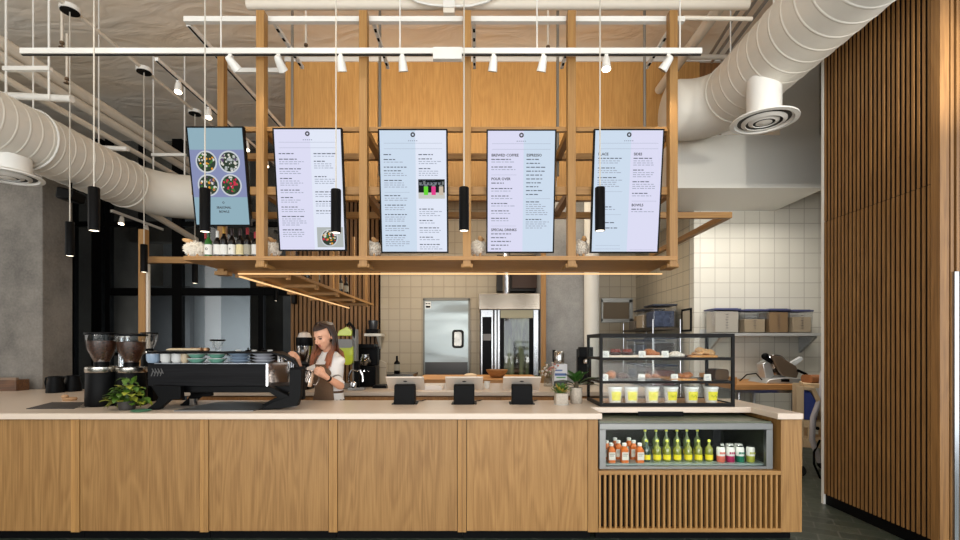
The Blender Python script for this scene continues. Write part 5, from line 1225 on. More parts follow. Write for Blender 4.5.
# long hair: a cap over the skull with locks falling past both shoulders
hm = MB(); r5 = random.Random(8)
cap = MB().ell((0, 0, 0), (.091, .112, .105), 26, 18); keep = []
for f in cap.f:
    c = sum((Vector(cap.v[i]) for i in f), Vector()) / len(f)
    if not (c.y > .03 and c.z < .045 + abs(c.x) * .12) and c.z > -.075: keep.append(f)
hm.add([hp(v[0], v[1] - .012, v[2] + .028) for v in cap.v], keep)
for q in range(230):
    s = -1 if q % 2 else 1; a = r5.uniform(-.35, 1.0)     # from temple round to nape
    ang = PI / 2 - a * 1.5
    ex, ey = math.cos(ang - PI / 2 + 0) , 0
    th = .42 * PI + (a + .35) / 1.35 * .68 * PI           # 0 = front parting, pi = back
    sx, sy = math.sin(th) * s, math.cos(th)
    top = hp(sx * .02, .02 + sy * .03, .134); mid = hp(sx * .09, sy * .1 - .012, .08); ear = hp(sx * .1, sy * .085 - .015, -.02)
    front = th < .74 * PI
    end_z = r5.uniform(1.27, 1.36) if front else r5.uniform(1.28, 1.40)
    off = Vector((s * r5.uniform(.085, .13), r5.uniform(.085, .135), 0)) if front else Vector((sx * r5.uniform(.09, .13), -.07 + sy * .06 if sy < 0 else .07, 0))
    neck = Vector((ear.x * 1.02, ear.y * .8 + off.y * .2, 1.47)); end = Vector((off.x, off.y, end_z))
    midn = neck.lerp(end, .5) + Vector((s * .012 * math.sin(q), .014 if front else -.01, .01))
    hm.tube([top, mid, ear, neck, midn, end], [.004, .008, .009, .0095, .008, .002], 6)
hm.build('hair', hair_m, per, angle=80)
w_ = (elL - wrL).normalized(); wc = wrL + w_ * .012
wt = MB().tube([wc, wc + w_ * .022], .0285, 16)
wb = wt.build('watch_strap', black, per)
MB().ell(wc + w_ * .011 + Vector((.0, .022, .018)), (.014, .014, .014), 10, 8).build('watch_face', pm('watch_glass', S(30, 30, 34), .1), wb)
# the steel pitcher in her hands
px3 = P(307.5, 386, 4.34)
t = thing('milk_pitcher', 'shiny steel milk pitcher held in the barista hands', 'pitcher', px3); t.rotation_euler = (.1, .28, .3)
MB().lathe([(.036, 0), (.043, .006), (.044, .05), (.033, .1), (.038, .14), (.035, .14), (.03, .1), (.04, .05), (.001, .008)], (0, 0, 0), 24, cap1=False).build('pitcher_body', pm('polished_steel', S(214, 196, 182), .15, 1), t)
MB().tube([(.034, 0, .128), (.07, 0, .125), (.078, 0, .08), (.066, 0, .03), (.042, 0, .025)], .005, 8).build('handle', chrome, t)
MB().prism([(-.03, -.016), (-.058, 0), (-.03, .016)], 'z', .128, .141).build('spout', chrome, t)
# ================================================================== kitchen behind
YK2 = 5.28
t = thing('back_cabinet', 'long wooden base cabinet behind the barista with drawer fronts', 'cabinet', (-.6, 5.9, 0)); o = t.location
bx0, bx1 = -3.2, 2.0
MB().box(bx0, bx1, YK2 + .03, 6.45, .1, .94).build('carcass', walnut, t, off=o, smooth=False)
n = 9; wd = (bx1 - bx0) / n
for i in range(n):
    d_ = MB().box(bx0 + i * wd + .004, bx0 + (i + 1) * wd - .004, YK2 + .01, YK2 + .03, .12, .925).build('door', wood('cabinet_door_oak', S(176, 126, 74), S(142, 96, 50), 'Z'), t, off=o, smooth=False)
MB().box(bx0 + .05, bx1 - .05, YK2 + .08, 6.4, 0, .1).build('plinth', matt_black, t, off=o, smooth=False)
solo(MB().box(bx0 - .02, bx1 + .02, YK2, 6.5, .94, .985), 'back_worktop', quartz, 'pale stone worktop of the back counter behind the card tablets', 'worktop', smooth=False, bevel=.004)
ZB2 = .985
# grinder with a bright dome, behind the barista
x, y, z = PX(304.5, 5.6), 5.6, ZB2
t = thing('bean_grinder', 'tall chrome bean grinder with black band just left of the barista head', 'coffee grinder', (x, y, z)); o = t.location
zt2 = PZ(334, y)
MB().box(x - .08, x + .08, y - .1, y + .12, z, z + .3).build('body', black, t, off=o, bevel=.012)
MB().lathe([(.05, z + .3 - z), (.06, .34), (.085, .42), (.09, zt2 - z - .14)], o, 26).build('hopper', chrome, t, off=o)
MB().lathe([(.093, zt2 - z - .14), (.096, zt2 - z - .13), (.094, zt2 - z - .04)], o, 26).build('black_band', black, t, off=o)
MB().lathe([(.08, zt2 - z - .04), (.06, zt2 - z + .01), (.02, zt2 - z + .025)], o, 26).build('lid', pm('dome_white', S(222, 214, 206), .3, .4), t, off=o)
# shiny espresso pots beside it
for k, (px, py, r) in enumerate(((281, 361, .05), (289.5, 357, .055), (285, 370, .05))):
    xx, yy, zz = PX(px, 5.5), 5.5 + .11 * k, ZB2
    t = thing('steel_jug', ('left', 'taller right', 'low front')[k] + ' shiny steel jug on the back counter behind the machine', 'jug', (xx, yy, ZB2)); h_ = PZ(py - 6, yy) - ZB2
    MB().lathe([(r, 0), (r * 1.05, .01), (r * .95, h_ * .6), (r * .8, h_ * .9), (r * .9, h_)], (0, 0, 0), 20).build('jug_body', chrome, t)
    MB().tube([(r * .8, 0, h_ * .9), (r * 1.7, 0, h_ * .8), (r * 1.6, 0, h_ * .4), (r, 0, h_ * .3)], .007, 8).build('handle', chrome, t)
# lime green citrus juicer
x, y = PX(349, 5.7), 5.7; zt3 = PZ(324, y)
lime = pm('lime_enamel', S(176, 190, 30), .3, coat=.5); grey_p = pm('grey_plastic', S(120, 120, 118), .45)
t = thing('citrus_juicer', 'lime green and grey citrus juicer behind the barista shoulder', 'juicer', (x, y, ZB2)); o = t.location
MB().box(x - .12, x + .1, y - .1, y + .1, ZB2, ZB2 + .06).build('base', grey_p, t, off=o, bevel=.01)
MB().box(x + .05, x + .1, y - .05, y + .06, ZB2 + .06, zt3 - .06).build('column', grey_p, t, off=o, bevel=.008)
MB().prism(rrect(x - .03, PZ(354, y), .2, .25, .05), 'y', y - .1, y + .04).build('juicer_body', lime, t, off=o)
MB().prism(rrect(x - .035, PZ(343.5, y), .21, .1, .03), 'y', y - .115, y + .05).build('grey_band', grey_p, t, off=o)
MB().prism([(x - .12, PZ(336, y)), (x + .05, PZ(336, y)), (x + .055, PZ(331, y)), (x - .01, PZ(327, y)), (x - .1, PZ(331, y))], 'y', y - .08, y + .02).build('press_head', lime, t, off=o, bevel=.006)
MB().tube([(x + .075, y - .03, PZ(340, y)), (x + .07, y - .05, PZ(328, y)), (x + .02, y - .07, PZ(323, y)), (x + .0, y - .09, PZ(326, y))], .018, 10).build('lever', black, t, off=o)
# black tap assembly and jugs
x, y = PX(357, 5.5), 5.5
t = thing('coffee_tap', 'black column tap with chrome nozzles on the back counter', 'tap', (x, y, ZB2)); o = t.location
MB().box(x - .03, x + .03, y - .03, y + .03, ZB2, PZ(361, y)).build('column', black, t, off=o, bevel=.006)
MB().box(x - .09, x + .09, y - .06, y + .05, ZB2, ZB2 + .03).build('drip_base', st_x, t, off=o, bevel=.004)
for s in (-1, 1): MB().tube([(x, y - .02, PZ(371, y)), (x + s * .05, y - .05, PZ(370, y)), (x + s * .08, y - .06, PZ(376, y)), (x + s * .08, y - .06, PZ(381, y))], .013, 8).build('nozzle', chrome, t, off=o)
MB().lathe([(.035, 0), (.04, .05), (.03, .07)], (x - .02, y - .08, ZB2 + .03), 16).build('cup', chrome, t, off=o)
x, y = PX(367.5, 5.95), 5.95
t = thing('coffee_brewer', 'black coffee brewer with glass jug against the slat wall', 'coffee brewer', (x, y, ZB2)); o = t.location
MB().box(x - .12, x + .12, y - .1, y + .15, ZB2, ZB2 + .26).build('base', black, t, off=o, bevel=.01)
MB().box(x - .12, x + .12, y + .02, y + .15, ZB2 + .26, PZ(346, y)).build('back', black, t, off=o, bevel=.01)
MB().lathe([(.06, 0), (.08, .05), (.05, .12), (.055, .14)], (x - .02, y - .03, ZB2 + .265), 20).build('glass_jug', glass('jug_glass', (.55, .55, .56, 1), .2), t, off=o)
MB().box(x - .1, x + .1, y - .1, y + .15, PZ(348, y), PZ(344, y)).build('top', black, t, off=o, bevel=.006)
for q in range(3): MB().cyl((x - .06 + q * .05, y - .1, ZB2 + .2), (x - .06 + q * .05, y - .12, ZB2 + .2), .013, n=10).build('knob', chrome, t, off=o)
x0, x1 = PX(364, 9.3), PX(379, 9.3); z = PZ(333.5, 9.3)
sh2 = thing('wall_shelf', 'small pale wall shelf between slat wall and tiled wall', 'shelf', ((x0 + x1) / 2, 9.5, z)); o = sh2.location
MB().box(x0, x1 + .04, 9.3, 9.66, z - .05, z).build('shelf_board', white_paint, sh2, off=o, smooth=False)
MB().prism([(9.64, z - .05), (9.35, z - .05), (9.64, z - .3)], 'x', x1 - .06, x1 - .02).build('bracket', white_paint, sh2, off=o, smooth=False)
bj = thing('blender', 'dark blender jug on the small pale wall shelf', 'blender', ((x0 + x1) / 2, 9.46, z))
MB().box(-.11, .11, -.1, .1, 0, .09).build('base', black, bj, bevel=.01); MB().lathe([(.08, .09), (.1, .24), (.1, .26)], (0, 0, 0), 18).build('jug', pm('smoke_jug', S(52, 54, 58), .15), bj)
# half wall panel, sink table with soap bottle
pw = MB().prism([(PX(361, 6.2), ZB2), (PX(361, 6.2), PZ(363, 6.2)), (PX(380, 6.2), PZ(360, 6.2)), (PX(386, 6.2), PZ(363, 6.2)), (PX(386, 6.2), ZB2)], 'y', 6.2, 6.24)
solo(pw, 'splash_panel', tile_back, 'slanted beige splash panel on the back counter left of the tablets', 'panel', smooth=False)
x0, x1 = PX(374, 6.9), PX(413, 6.9)
t = thing('steel_table', 'dark steel work table standing left of the wooden island', 'table', ((x0 + x1) / 2, 7.2, 0)); o = t.location
zt4 = 1.08
MB().box(x0, x1, 6.9, 7.5, zt4 - .04, zt4).build('table_top', pm('dark_steel', S(92, 92, 90), .35, .9), t, off=o, smooth=False)
MB().box(x0 + .02, x1 - .02, 7.1, 7.48, .3, zt4 - .04).build('cabinet_body', black, t, off=o, smooth=False)
for xx in (x0 + .02, x1 - .06):
    for yy in (6.92, 7.44): MB().box(xx, xx + .04, yy, yy + .04, 0, zt4 - .04).build('leg', st_z, t, off=o, smooth=False)
bottle(PX(397, 7.0), 7.0, 'dark pump bottle on the dark steel table', .26, .045, matt_black, black, lb_grey, neck=.014, z=zt4, name='pump_bottle')
# wooden island with bowl and dough
x0, x1 = PX(416, 7.2), PX(541, 7.2); zi = .985
t = thing('island_table', 'butcher block island table before the oven and steel door', 'table', ((x0 + x1) / 2, 7.8, 0)); o = t.location
MB().box(x0, x1, 7.2, 8.35, zi - .07, zi).build('table_top', block, t, off=o, smooth=False, bevel=.006)
for xx in (x0 + .05, x1 - .12):
    for yy in (7.25, 8.2): MB().box(xx, xx + .07, yy, yy + .07, 0, zi - .07).build('leg', st_z, t, off=o, smooth=False)
MB().box(x0 + .06, x1 - .06, 7.3, 8.25, .25, .28).build('lower_shelf', st_x, t, off=o, smooth=False)
MB().box(x0 + .12, x1 - .12, 7.24, 7.3, zi - .2, zi - .07).build('apron_rail', black, t, off=o, smooth=False)
x, y = PX(497, 7.6), 7.6
wb_ = solo(MB().lathe([(.07, 0), (.1, .012), (.16, .09), (.175, .125), (.165, .125), (.145, .09), (.09, .02), (.001, .016)], (x, y, zi), 30, cap1=False), 'wooden_bowl', wood('bowl_wood', S(190, 140, 88), S(150, 104, 60), 'X'), 'round wooden bowl on the island before the oven', 'bowl', loc=None)
solo(MB().ell((PX(470.5, 7.5), 7.5, zi + .035), (.11, .08, .04), 20, 10), 'bread_dough', pm('dough', S(222, 198, 164), .7, bump=.15, bscale=20), 'pale oval loaf of dough on the island left of the bowl', 'dough')
# small things on the back counter
solo(MB().box(PX(424, 5.6), PX(443, 5.6), 5.45, 5.8, ZB2, ZB2 + .05).box(PX(426, 5.6), PX(441, 5.6), 5.47, 5.78, ZB2 + .05, ZB2 + .056), 'paper_stack', pm('paper_white', S(226, 220, 214), .7), 'stack of white paper between the left and middle card tablets', 'paper stack', smooth=False)
solo(MB().box(PX(374, 5.8), PX(388, 5.8), 5.7, 5.95, ZB2, ZB2 + .03).box(PX(376, 5.8), PX(386, 5.8), 5.72, 5.93, ZB2 + .03, ZB2 + .036), 'black_tray', black, 'flat black tray on the back counter left of the first tablet', 'tray', smooth=False, bevel=.003)
t = thing('paper_cup', 'small white cup on the back counter beside the middle tablet', 'cup', (PX(487, 5.7), 5.7, ZB2)); MB().lathe([(.028, 0), (.036, .08), (.001, .075)], (0, 0, 0), 16, cap1=False).build('cup_wall', white_c, t); MB().torus((0, 0, .08), .036, .003, 16, 6).build('rim', white_c, t)
t = thing('coffee_maker', 'steel cylinder brewer on a white and blue labelled base', 'coffee maker', (PX(558.5, 6.1), 6.1, ZB2)); o = t.location
yy = 6.1; lx0, lx1 = PX(553, yy), PX(566, yy); zl = PZ(364, yy)
MB().box(lx0, lx1, yy - .08, yy + .1, ZB2, zl).build('base_box', pm('box_white', S(210, 216, 224), .5), t, off=o, bevel=.004)
l = MB().box(lx0 + .01, lx1 - .01, yy - .083, yy - .08, ZB2 + .13, ZB2 + .16).box(lx0 + .01, lx1 - .06, yy - .083, yy - .08, ZB2 + .19, ZB2 + .205).box(lx0 + .03, lx1 - .02, yy - .083, yy - .08, ZB2 + .1, ZB2 + .115, 1).box(lx0, lx1, yy - .083, yy - .08, ZB2, ZB2 + .06, 2)
l.build('label_print', [pm('print_blue', S(70, 100, 160), .5), pm('print_green', S(80, 150, 90), .5), pm('print_black', S(40, 44, 54), .5)], t, off=o, smooth=False)
MB().lathe([(.06, 0), (.064, .01), (.064, PZ(351, yy) - zl - .02), (.05, PZ(351, yy) - zl)], (PX(559, yy), yy, zl), 24).build('steel_drum', steel('drum_steel', S(190, 188, 184), .2), t, off=o)
MB().box(lx0 + .005, lx0 + .04, yy + .03, yy + .09, zl, PZ(350, yy)).build('back_column', black, t, off=o, bevel=.004)
yy = 6.3; x = PX(585, yy)
t = thing('drink_machine', 'black drink machine with steel spout behind the fiddle-leaf plant', 'drink machine', (x, yy, ZB2)); o = t.location
MB().box(x - .1, x + .1, yy - .08, yy + .12, ZB2, ZB2 + .04).build('base', black, t, off=o, bevel=.006)
MB().box(x - .09, x + .09, yy + .02, yy + .12, ZB2 + .04, PZ(349, yy)).build('tower', black, t, off=o, bevel=.008)
MB().box(x - .09, x + .09, yy - .08, yy + .02, PZ(357, yy), PZ(347, yy)).build('head', black, t, off=o, bevel=.008)
MB().ell((x, yy - .06, PZ(361, yy)), (.04, .04, .04), 14, 10).build('spout', chrome, t, off=o)
# vase of dried flowers
x, yy = PX(548, 6.0), 6.0
t = thing('dried_flowers', 'bunch of pale dried flowers in a clear jar by the right tablet', 'flowers', (x, yy, ZB2)); o = t.location
MB().lathe([(.05, 0), (.055, .01), (.05, .1), (.055, .11)], o, 18, cap1=False).build('jar', glass('jar_glass', (.75, .76, .74, 1), .15), t, off=o)
mb = MB(); st = MB(); r6 = random.Random(9)
for q in range(46):
    a = r6.uniform(0, 2 * PI); d = r6.uniform(.02, .16); e = (x + d * math.cos(a), yy + d * math.sin(a) * .7, ZB2 + .12 + r6.uniform(0, .17))
    st.tube([(x, yy, ZB2 + .03), e], .002, 4); mb.ell(e, r6.uniform(.01, .018), 7, 5, q % 3)
tag(mb.build('flower_head', [pm('flower_white', S(206, 198, 190), .8), pm('flower_pink', S(184, 130, 120), .8), pm('flower_sage', S(120, 126, 96), .8)], t, off=o), kind='stuff'); st.build('stem', pm('dry_stem', S(120, 100, 66), .8), t, off=o)
# --- rotating bread oven
OY = 8.72; ox0, ox1 = PX(480, OY), PX(540.5, OY); oz = PZ(309, OY); oh = PZ(294, OY)
t = thing('bread_oven', 'large stainless bread oven with glass door and steel hood', 'oven', ((ox0 + ox1) / 2, 9.2, 0)); o = t.location
MB().box(ox0, ox1, OY + .02, 9.66, .05, oz).build('oven_body', pm('oven_dark', S(58, 56, 54), .4, .6), t, off=o, smooth=False)
MB().prism([(ox0 - .02, OY - .08), (ox1 + .0, OY - .08), (ox1 + .0, 9.6), (ox0 - .02, 9.6)], 'z', oz - .01, oh).build('hood', steel('hood_steel', S(186, 172, 154), .2, 'Z'), t, off=o, smooth=False, bevel=.004)
MB().box(PX(481, OY), PX(493, OY), OY - .02, OY + .02, .3, oz - .02).build('control_column', st_z, t, off=o, smooth=False, bevel=.003)
MB().box(PX(482.3, OY), PX(491.5, OY), OY - .028, OY - .02, .5, PZ(317, OY)).box(PX(483, OY), PX(491, OY), OY - .03, OY - .028, PZ(340.5, OY), PZ(334, OY), 1).build('control_panel', [black, pm('panel_grey', S(110, 108, 106), .4)], t, off=o, smooth=False)
for px in (495.5, 498.7): MB().box(PX(px - .9, OY), PX(px + .9, OY), OY - .03, OY + .02, .2, oz - .02).build('door_post', st_z, t, off=o, smooth=False)
MB().box(PX(533.5, OY), PX(538, OY), OY - .03, OY + .02, .2, oz - .02).build('door_post', st_z, t, off=o, smooth=False)
dr = MB().box(PX(500.5, OY), PX(533, OY), OY - .03, OY + .02, PZ(318, OY), oz - .02).box(PX(500.5, OY), PX(533, OY), OY - .03, OY + .02, .2, .42).build('door', pm('oven_door_bright', S(140, 132, 108), .4, .7), t, off=o, smooth=False)
MB().box(PX(500.5, OY), PX(504, OY), OY - .03, OY + .02, .42, PZ(318, OY)).box(PX(529, OY), PX(533, OY), OY - .03, OY + .02, .42, PZ(318, OY)).build('door_border', black, dr, off=o, smooth=False)
def oven_glass():
    m, nt, b = nmat('oven_glass'); b.inputs['Base Color'].default_value = S(56, 62, 50); b.inputs['Roughness'].default_value = .07; b.inputs['Coat Weight'].default_value = 1
    n = nt.nodes.new('ShaderNodeTexNoise'); n.inputs['Scale'].default_value = 3; tc = nt.nodes.new('ShaderNodeTexCoord'); mp = nt.nodes.new('ShaderNodeMapping'); mp.inputs['Scale'].default_value = (3, 1, .5)
    bp = nt.nodes.new('ShaderNodeBump'); bp.inputs['Strength'].default_value = .2; nt.links.new(tc.outputs['Object'], mp.inputs[0]); nt.links.new(mp.outputs[0], n.inputs['Vector'])
    rp = nt.nodes.new('ShaderNodeValToRGB'); rp.color_ramp.elements[0].color = S(24, 26, 22); rp.color_ramp.elements[1].color = S(120, 136, 104); rp.color_ramp.elements[0].position = .4; rp.color_ramp.elements[1].position = .75
    nt.links.new(n.outputs['Fac'], bp.inputs['Height']); nt.links.new(bp.outputs[0], b.inputs['Normal']); nt.links.new(n.outputs['Fac'], rp.inputs[0]); nt.links.new(rp.outputs[0], b.inputs['Base Color'])
    return m
MB().box(PX(504, OY), PX(529, OY), OY - .022, OY - .01, .42, PZ(318, OY)).build('door_glass', oven_glass(), dr, off=o, smooth=False)
MB().cyl((PX(507, OY), OY + .2, oh), (PX(507, OY), OY + .2, CEIL), .065, n=24).build('flue', chrome, t, off=o)
solo(MB().box(PX(497, 9.3), PX(541, 9.3), 9.3, 9.64, PZ(291, 9.3), PZ(255, 9.3)).box(PX(512, 9.2), PX(538, 9.2), 9.2, 9.3, PZ(288, 9.2), PZ(270, 9.2), 1), 'opening_box', [pm('opening_black', S(34, 32, 30), .6), pm('opening_brown', S(58, 38, 28), .6)], 'black box filling the dark opening above the oven hood beside the flue', 'dark box', smooth=False)  # black box put in for the dark opening above the hood

# ------------------------------------------------------------------ right side: shelf, containers, slicer, cart
YW = 7.1
sz = PZ(333, 6.75); sx0_, sx1_ = PX(711, 6.75), 4.85
t = thing('steel_shelf', 'stainless wall shelf carrying plastic flour bins on the cream tiles', 'shelf', (3.9, 6.92, sz)); o = t.location
MB().box(sx0_, sx1_, 6.72, 7.09, sz - .04, sz).box(sx0_, sx1_, 7.07, 7.09, sz, sz + .06).build('shelf_board', pm('shelf_steel', S(206, 206, 204), .4, .35), t, off=o, smooth=False)
for xx in (PX(813, 6.8), 4.75, 3.4): MB().prism([(7.09, sz - .04), (6.76, sz - .04), (6.76, sz - .07), (7.09, sz - .28)], 'x', xx, xx + .03).build('bracket', st_x, t, off=o, smooth=False)
lidm = pm('purple_lid', S(70, 74, 116), .4); flour = pm('flour', S(222, 212, 196), .8); grain = pm('grain', S(176, 142, 104), .85, bump=.4, bscale=150); grain2 = pm('pale_grain', S(200, 178, 148), .85)
bin_m = glass('bin_plastic', (.88, .89, .9, 1), .14, .12)
def bin_(xa, xb, Y, pyt, z, lab, cont, lvl, name='storage_bin', lidc=None, depth=.3):
    xa, xb = PX(xa, Y), PX(xb, Y); w = xb - xa; h_ = PZ(pyt, Y) - z
    t = thing(name, lab, 'container', ((xa + xb) / 2, Y + depth / 2, z), group='clear plastic food bins'); d = depth / 2
    tp = lambda k, z0, z1, c: [(-w / 2 * c, -d * c, z0), (w / 2 * c, -d * c, z0), (w / 2 * c, d * c, z0), (-w / 2 * c, d * c, z0), (-w / 2, -d, z1), (w / 2, -d, z1), (w / 2, d, z1), (-w / 2, d, z1)]
    BF = [(3, 2, 1, 0), (0, 1, 5, 4), (1, 2, 6, 5), (2, 3, 7, 6), (3, 0, 4, 7)]
    m = MB().add(tp(0, 0, h_ - .02, .93), BF)
    for q in range(6): m.box(-.012 - (.012 if q % 2 else 0), .012, -d * .975 - .004, -d * .96, h_ * (.2 + .11 * q), h_ * (.2 + .11 * q) + .006, 1)
    m.build('tub', [bin_m, pm('mark_grey', S(100, 96, 100), .6)], t, smooth=False)
    k = .9
    MB().box(-w / 2 * k, w / 2 * k, -d * k, d * k, .008, h_ * lvl).build('contents', cont, t, bevel=.01)
    MB().box(-w / 2 - .008, w / 2 + .008, -d - .008, d + .008, h_ - .022, h_).box(-w / 2 + .02, w / 2 - .02, -d + .02, d - .02, h_, h_ + .008).build('lid', lidc or lidm, t, bevel=.004)
    return t
bin_(714.5, 740.5, 6.74, 308.5, sz, 'leftmost clear bin on the steel wall shelf, full of white flour', flour, .9); bin_(744, 767, 6.74, 309.5, sz, 'second clear bin on the steel wall shelf, half full of pale meal', grain2, .6)
bin_(769, 790, 6.74, 309, sz, 'third clear bin on the steel wall shelf, full of tan grain', grain, .88); bin_(792.5, 813, 6.74, 310, sz, 'rightmost clear bin on the steel wall shelf, with tan meal', grain2, .7)
# wire rack along the side wall
RX0, RX1, RYa, RYb = 2.72, 3.17, 7.45, 8.95
t = thing('wire_rack', 'chrome wire rack with bins against the side tile wall', 'rack', ((RX0 + RX1) / 2, 8.2, 0)); o = t.location
for xx in (RX0, RX1 - .025):
    for yy in (RYa, RYb): MB().cyl((xx + .012, yy, 0), (xx + .012, yy, 1.9), .013, n=10).build('post', chrome, t, off=o)
rz_ = (.35, .85, 1.3, 1.77)
for z in rz_:
    m = MB()
    for xx in (RX0, RX1 - .02): m.box(xx, xx + .02, RYa, RYb, z - .03, z)
    for q in range(16): m.box(RX0 + .02, RX1 - .02, RYa + .02 + q * .095, RYa + .028 + q * .095, z - .012, z - .004)
    for yy in (RYa, RYb - .01): m.box(RX0 + .02, RX1 - .02, yy, yy + .01, z - .03, z)
    m.build('wire_shelf', pm('dark_wire', S(92, 84, 74), .4, .7), t, off=o, smooth=False)
blue_lid = pm('navy_lid', S(40, 48, 66), .4); blue_c2 = pm('blue_goods', S(88, 100, 130), .7, var=.5, bscale=18)
dark_goods = pm('dark_goods', S(70, 60, 56), .7, var=.5, bscale=14); red_goods = pm('red_goods', S(128, 62, 58), .7, var=.4, bscale=14)
def rbin(Y, z, h_, lab, cont, lid=blue_lid, w=.36, d=.42):
    t = thing('storage_bin', lab, 'container', (2.945, Y, z), group='clear bins on the wire rack')
    MB().box(-w / 2, w / 2, -d / 2, d / 2, .002, h_ - .02).build('tub', bin_m, t, smooth=False, bevel=.01)
    MB().box(-w / 2 + .02, w / 2 - .02, -d / 2 + .02, d / 2 - .02, .012, h_ * .72).build('contents', cont, t, bevel=.02)
    MB().box(-w / 2 - .01, w / 2 + .01, -d / 2 - .01, d / 2 + .01, h_ - .024, h_).build('lid', lid, t, bevel=.004); return t
rbin(7.72, 1.77, .37, 'tall clear bin with navy lid at the front of the wire rack top shelf', blue_c2); rbin(8.22, 1.77, .33, 'middle clear bin with navy lid on the wire rack top shelf', grain2)
t = thing('metal_basket', 'small grey basket of jars at the rear of the wire rack top shelf', 'basket', (2.945, 8.68, 1.77)); MB().box(-.15, .15, -.15, .15, .001, .16).build('basket', pm('basket_grey', S(130, 122, 112), .5), t, bevel=.01)
for q in range(3): MB().lathe([(.035, .16), (.035, .22), (.03, .24)], (-.09 + q * .09, -.08, 0), 12).build('jar', grain, t)
for k, (Y, z, h_, c_) in enumerate(((7.7, 1.3, .32, dark_goods), (8.2, 1.3, .28, blue_c2), (8.66, 1.3, .3, dark_goods), (7.7, .85, .34, red_goods), (8.2, .85, .3, dark_goods), (8.66, .85, .32, blue_c2))):
    rbin(Y, z, h_, f'{("front", "middle", "rear")[k % 3]} storage bin on the {"upper" if k < 3 else "lower"} middle shelf of the wire rack', c_)
fz_, fz1_ = PZ(331.5, 7.3), PZ(308.5, 7.3)
fr_ = thing('picture_frame', 'small black framed notice on the side tile wall', 'picture frame', (XS, 7.32, fz_)); o = fr_.location
f_ = MB()
ya, yb_ = XS * F / (692 - CX), XS * F / (682.5 - CX)
f_.box(XS - .02, XS - .001, ya, yb_, fz1_ - .03, fz1_).box(XS - .02, XS - .001, ya, yb_, fz_, fz_ + .03).box(XS - .02, XS - .001, ya, ya + .03, fz_ + .03, fz1_ - .03).box(XS - .02, XS - .001, yb_ - .03, yb_, fz_ + .03, fz1_ - .03)
f_.build('frame', black, fr_, off=o, smooth=False); MB().box(XS - .012, XS - .002, ya + .03, yb_ - .03, fz_ + .03, fz1_ - .03).build('paper', pm('notice_paper', S(190, 180, 160), .7), fr_, off=o, smooth=False)
# work table with the slicer
TY, tz = 6.05, 1.5 - 39.5 * 6.05 / 480
x0, x1 = PX(736, TY), PX(800, TY)
t = thing('work_table', 'steel work table with thick wooden top under the meat slicer', 'table', ((x0 + x1) / 2, 6.55, 0)); o = t.location
MB().box(x0, x1, TY, 7.05, tz - .07, tz).build('wood_top', block, t, off=o, smooth=False, bevel=.006)
MB().box(x0, x0 + .025, TY + .02, 7.05, tz, tz + .09).box(x0 + .025, PX(748, TY), 7.02, 7.05, tz, tz + .09).build('back_lip', block, t, off=o, smooth=False)
MB().box(x0 + .03, x1 - .03, TY + .03, 7.02, tz - .11, tz - .07).build('steel_frame', st_x, t, off=o, smooth=False)
for xx in (x0 + .04, x1 - .08):
    for yy in (TY + .05, 6.95): MB().cyl((xx + .02, yy, 0), (xx + .02, yy, tz - .11), .022, n=12).build('leg', st_z, t, off=o)
MB().box(x0 + .05, x1 - .05, TY + .08, 6.95, .3, .33).build('lower_shelf', st_x, t, off=o, smooth=False)
Y = 6.3; pq = lambda a, b: (PX(a, Y), PZ(b, Y))
t = thing('meat_slicer', 'dark and steel meat slicer on the wooden table at right', 'meat slicer', (PX(788, Y), 6.4, tz)); o = t.location
alu = pm('cast_aluminium', S(206, 206, 204), .3, .6); slic = pm('slicer_bronze', S(132, 114, 96), .3, .5)
MB().prism([pq(761, 382.9), pq(798, 382.9), pq(797, 378), pq(780, 377), pq(765, 379)], 'y', 6.2, 6.62).build('base', alu, t, off=o, bevel=.008)
MB().box(PX(781, 6.2), PX(789, 6.2), 6.19, 6.2, PZ(381.8, 6.2), PZ(379, 6.2)).build('switch_panel', black, t, off=o, smooth=False)
M = Matrix.Translation((PX(783, Y), 6.42, PZ(367, Y))) @ Matrix.Rotation(math.radians(-28), 4, 'Y') @ Matrix.Rotation(math.radians(75), 4, 'X')
MB().lathe([(.001, -.012), (.15, -.01), (.165, 0), (.15, .01), (.001, .012)], M.translation, 32, M=M.to_3x3(), cap0=False, cap1=False).build('blade', chrome, t, off=o)
MB().prism([pq(771, 355), pq(780, 356), pq(796, 366), pq(799, 372), pq(797, 378), pq(783, 376), pq(776, 366)], 'y', 6.3, 6.34).build('carriage', slic, t, off=o, bevel=.006)
MB().prism([pq(765, 364), pq(772, 360), pq(777, 376), pq(768, 380)], 'y', 6.35, 6.5).build('motor_housing', alu, t, off=o, bevel=.01)
MB().tube([(*pq(768, 358)[:1], 6.36, pq(768, 358)[1]), (PX(774, Y), 6.34, PZ(362, Y))], .03, 12).ell((PX(768, Y), 6.36, PZ(356.5, Y)), (.05, .04, .045), 14, 10).build('pusher_knob', black, t, off=o)
MB().prism([pq(796, 366), pq(812, 357), pq(814, 360), pq(799, 371)], 'y', 6.5, 6.56).build('receiving_plate', pm('white_plate', S(222, 224, 224), .3), t, off=o, bevel=.004)
MB().tube([(PX(797, Y), 6.3, PZ(370, Y)), (PX(804, Y), 6.26, PZ(374, Y)), (PX(809, Y), 6.26, PZ(381, Y))], .018, 10).build('guard', black, t, off=o)
MB().lathe([(.04, 0), (.042, .02), (.03, .035)], (PX(803, Y), 6.3, PZ(383, Y)), 18, M=Matrix.Rotation(.5, 3, 'X')).build('dial', alu, t, off=o)
MB().tube([(PX(762, Y), 6.3, PZ(380, Y)), (PX(756, Y), 6.3, PZ(373.5, Y)), (PX(751, Y), 6.4, PZ(375, Y)), (PX(748, Y), 6.5, tz + .01)], .008, 6).build('cord', black, t, off=o)
CRZ = -.5
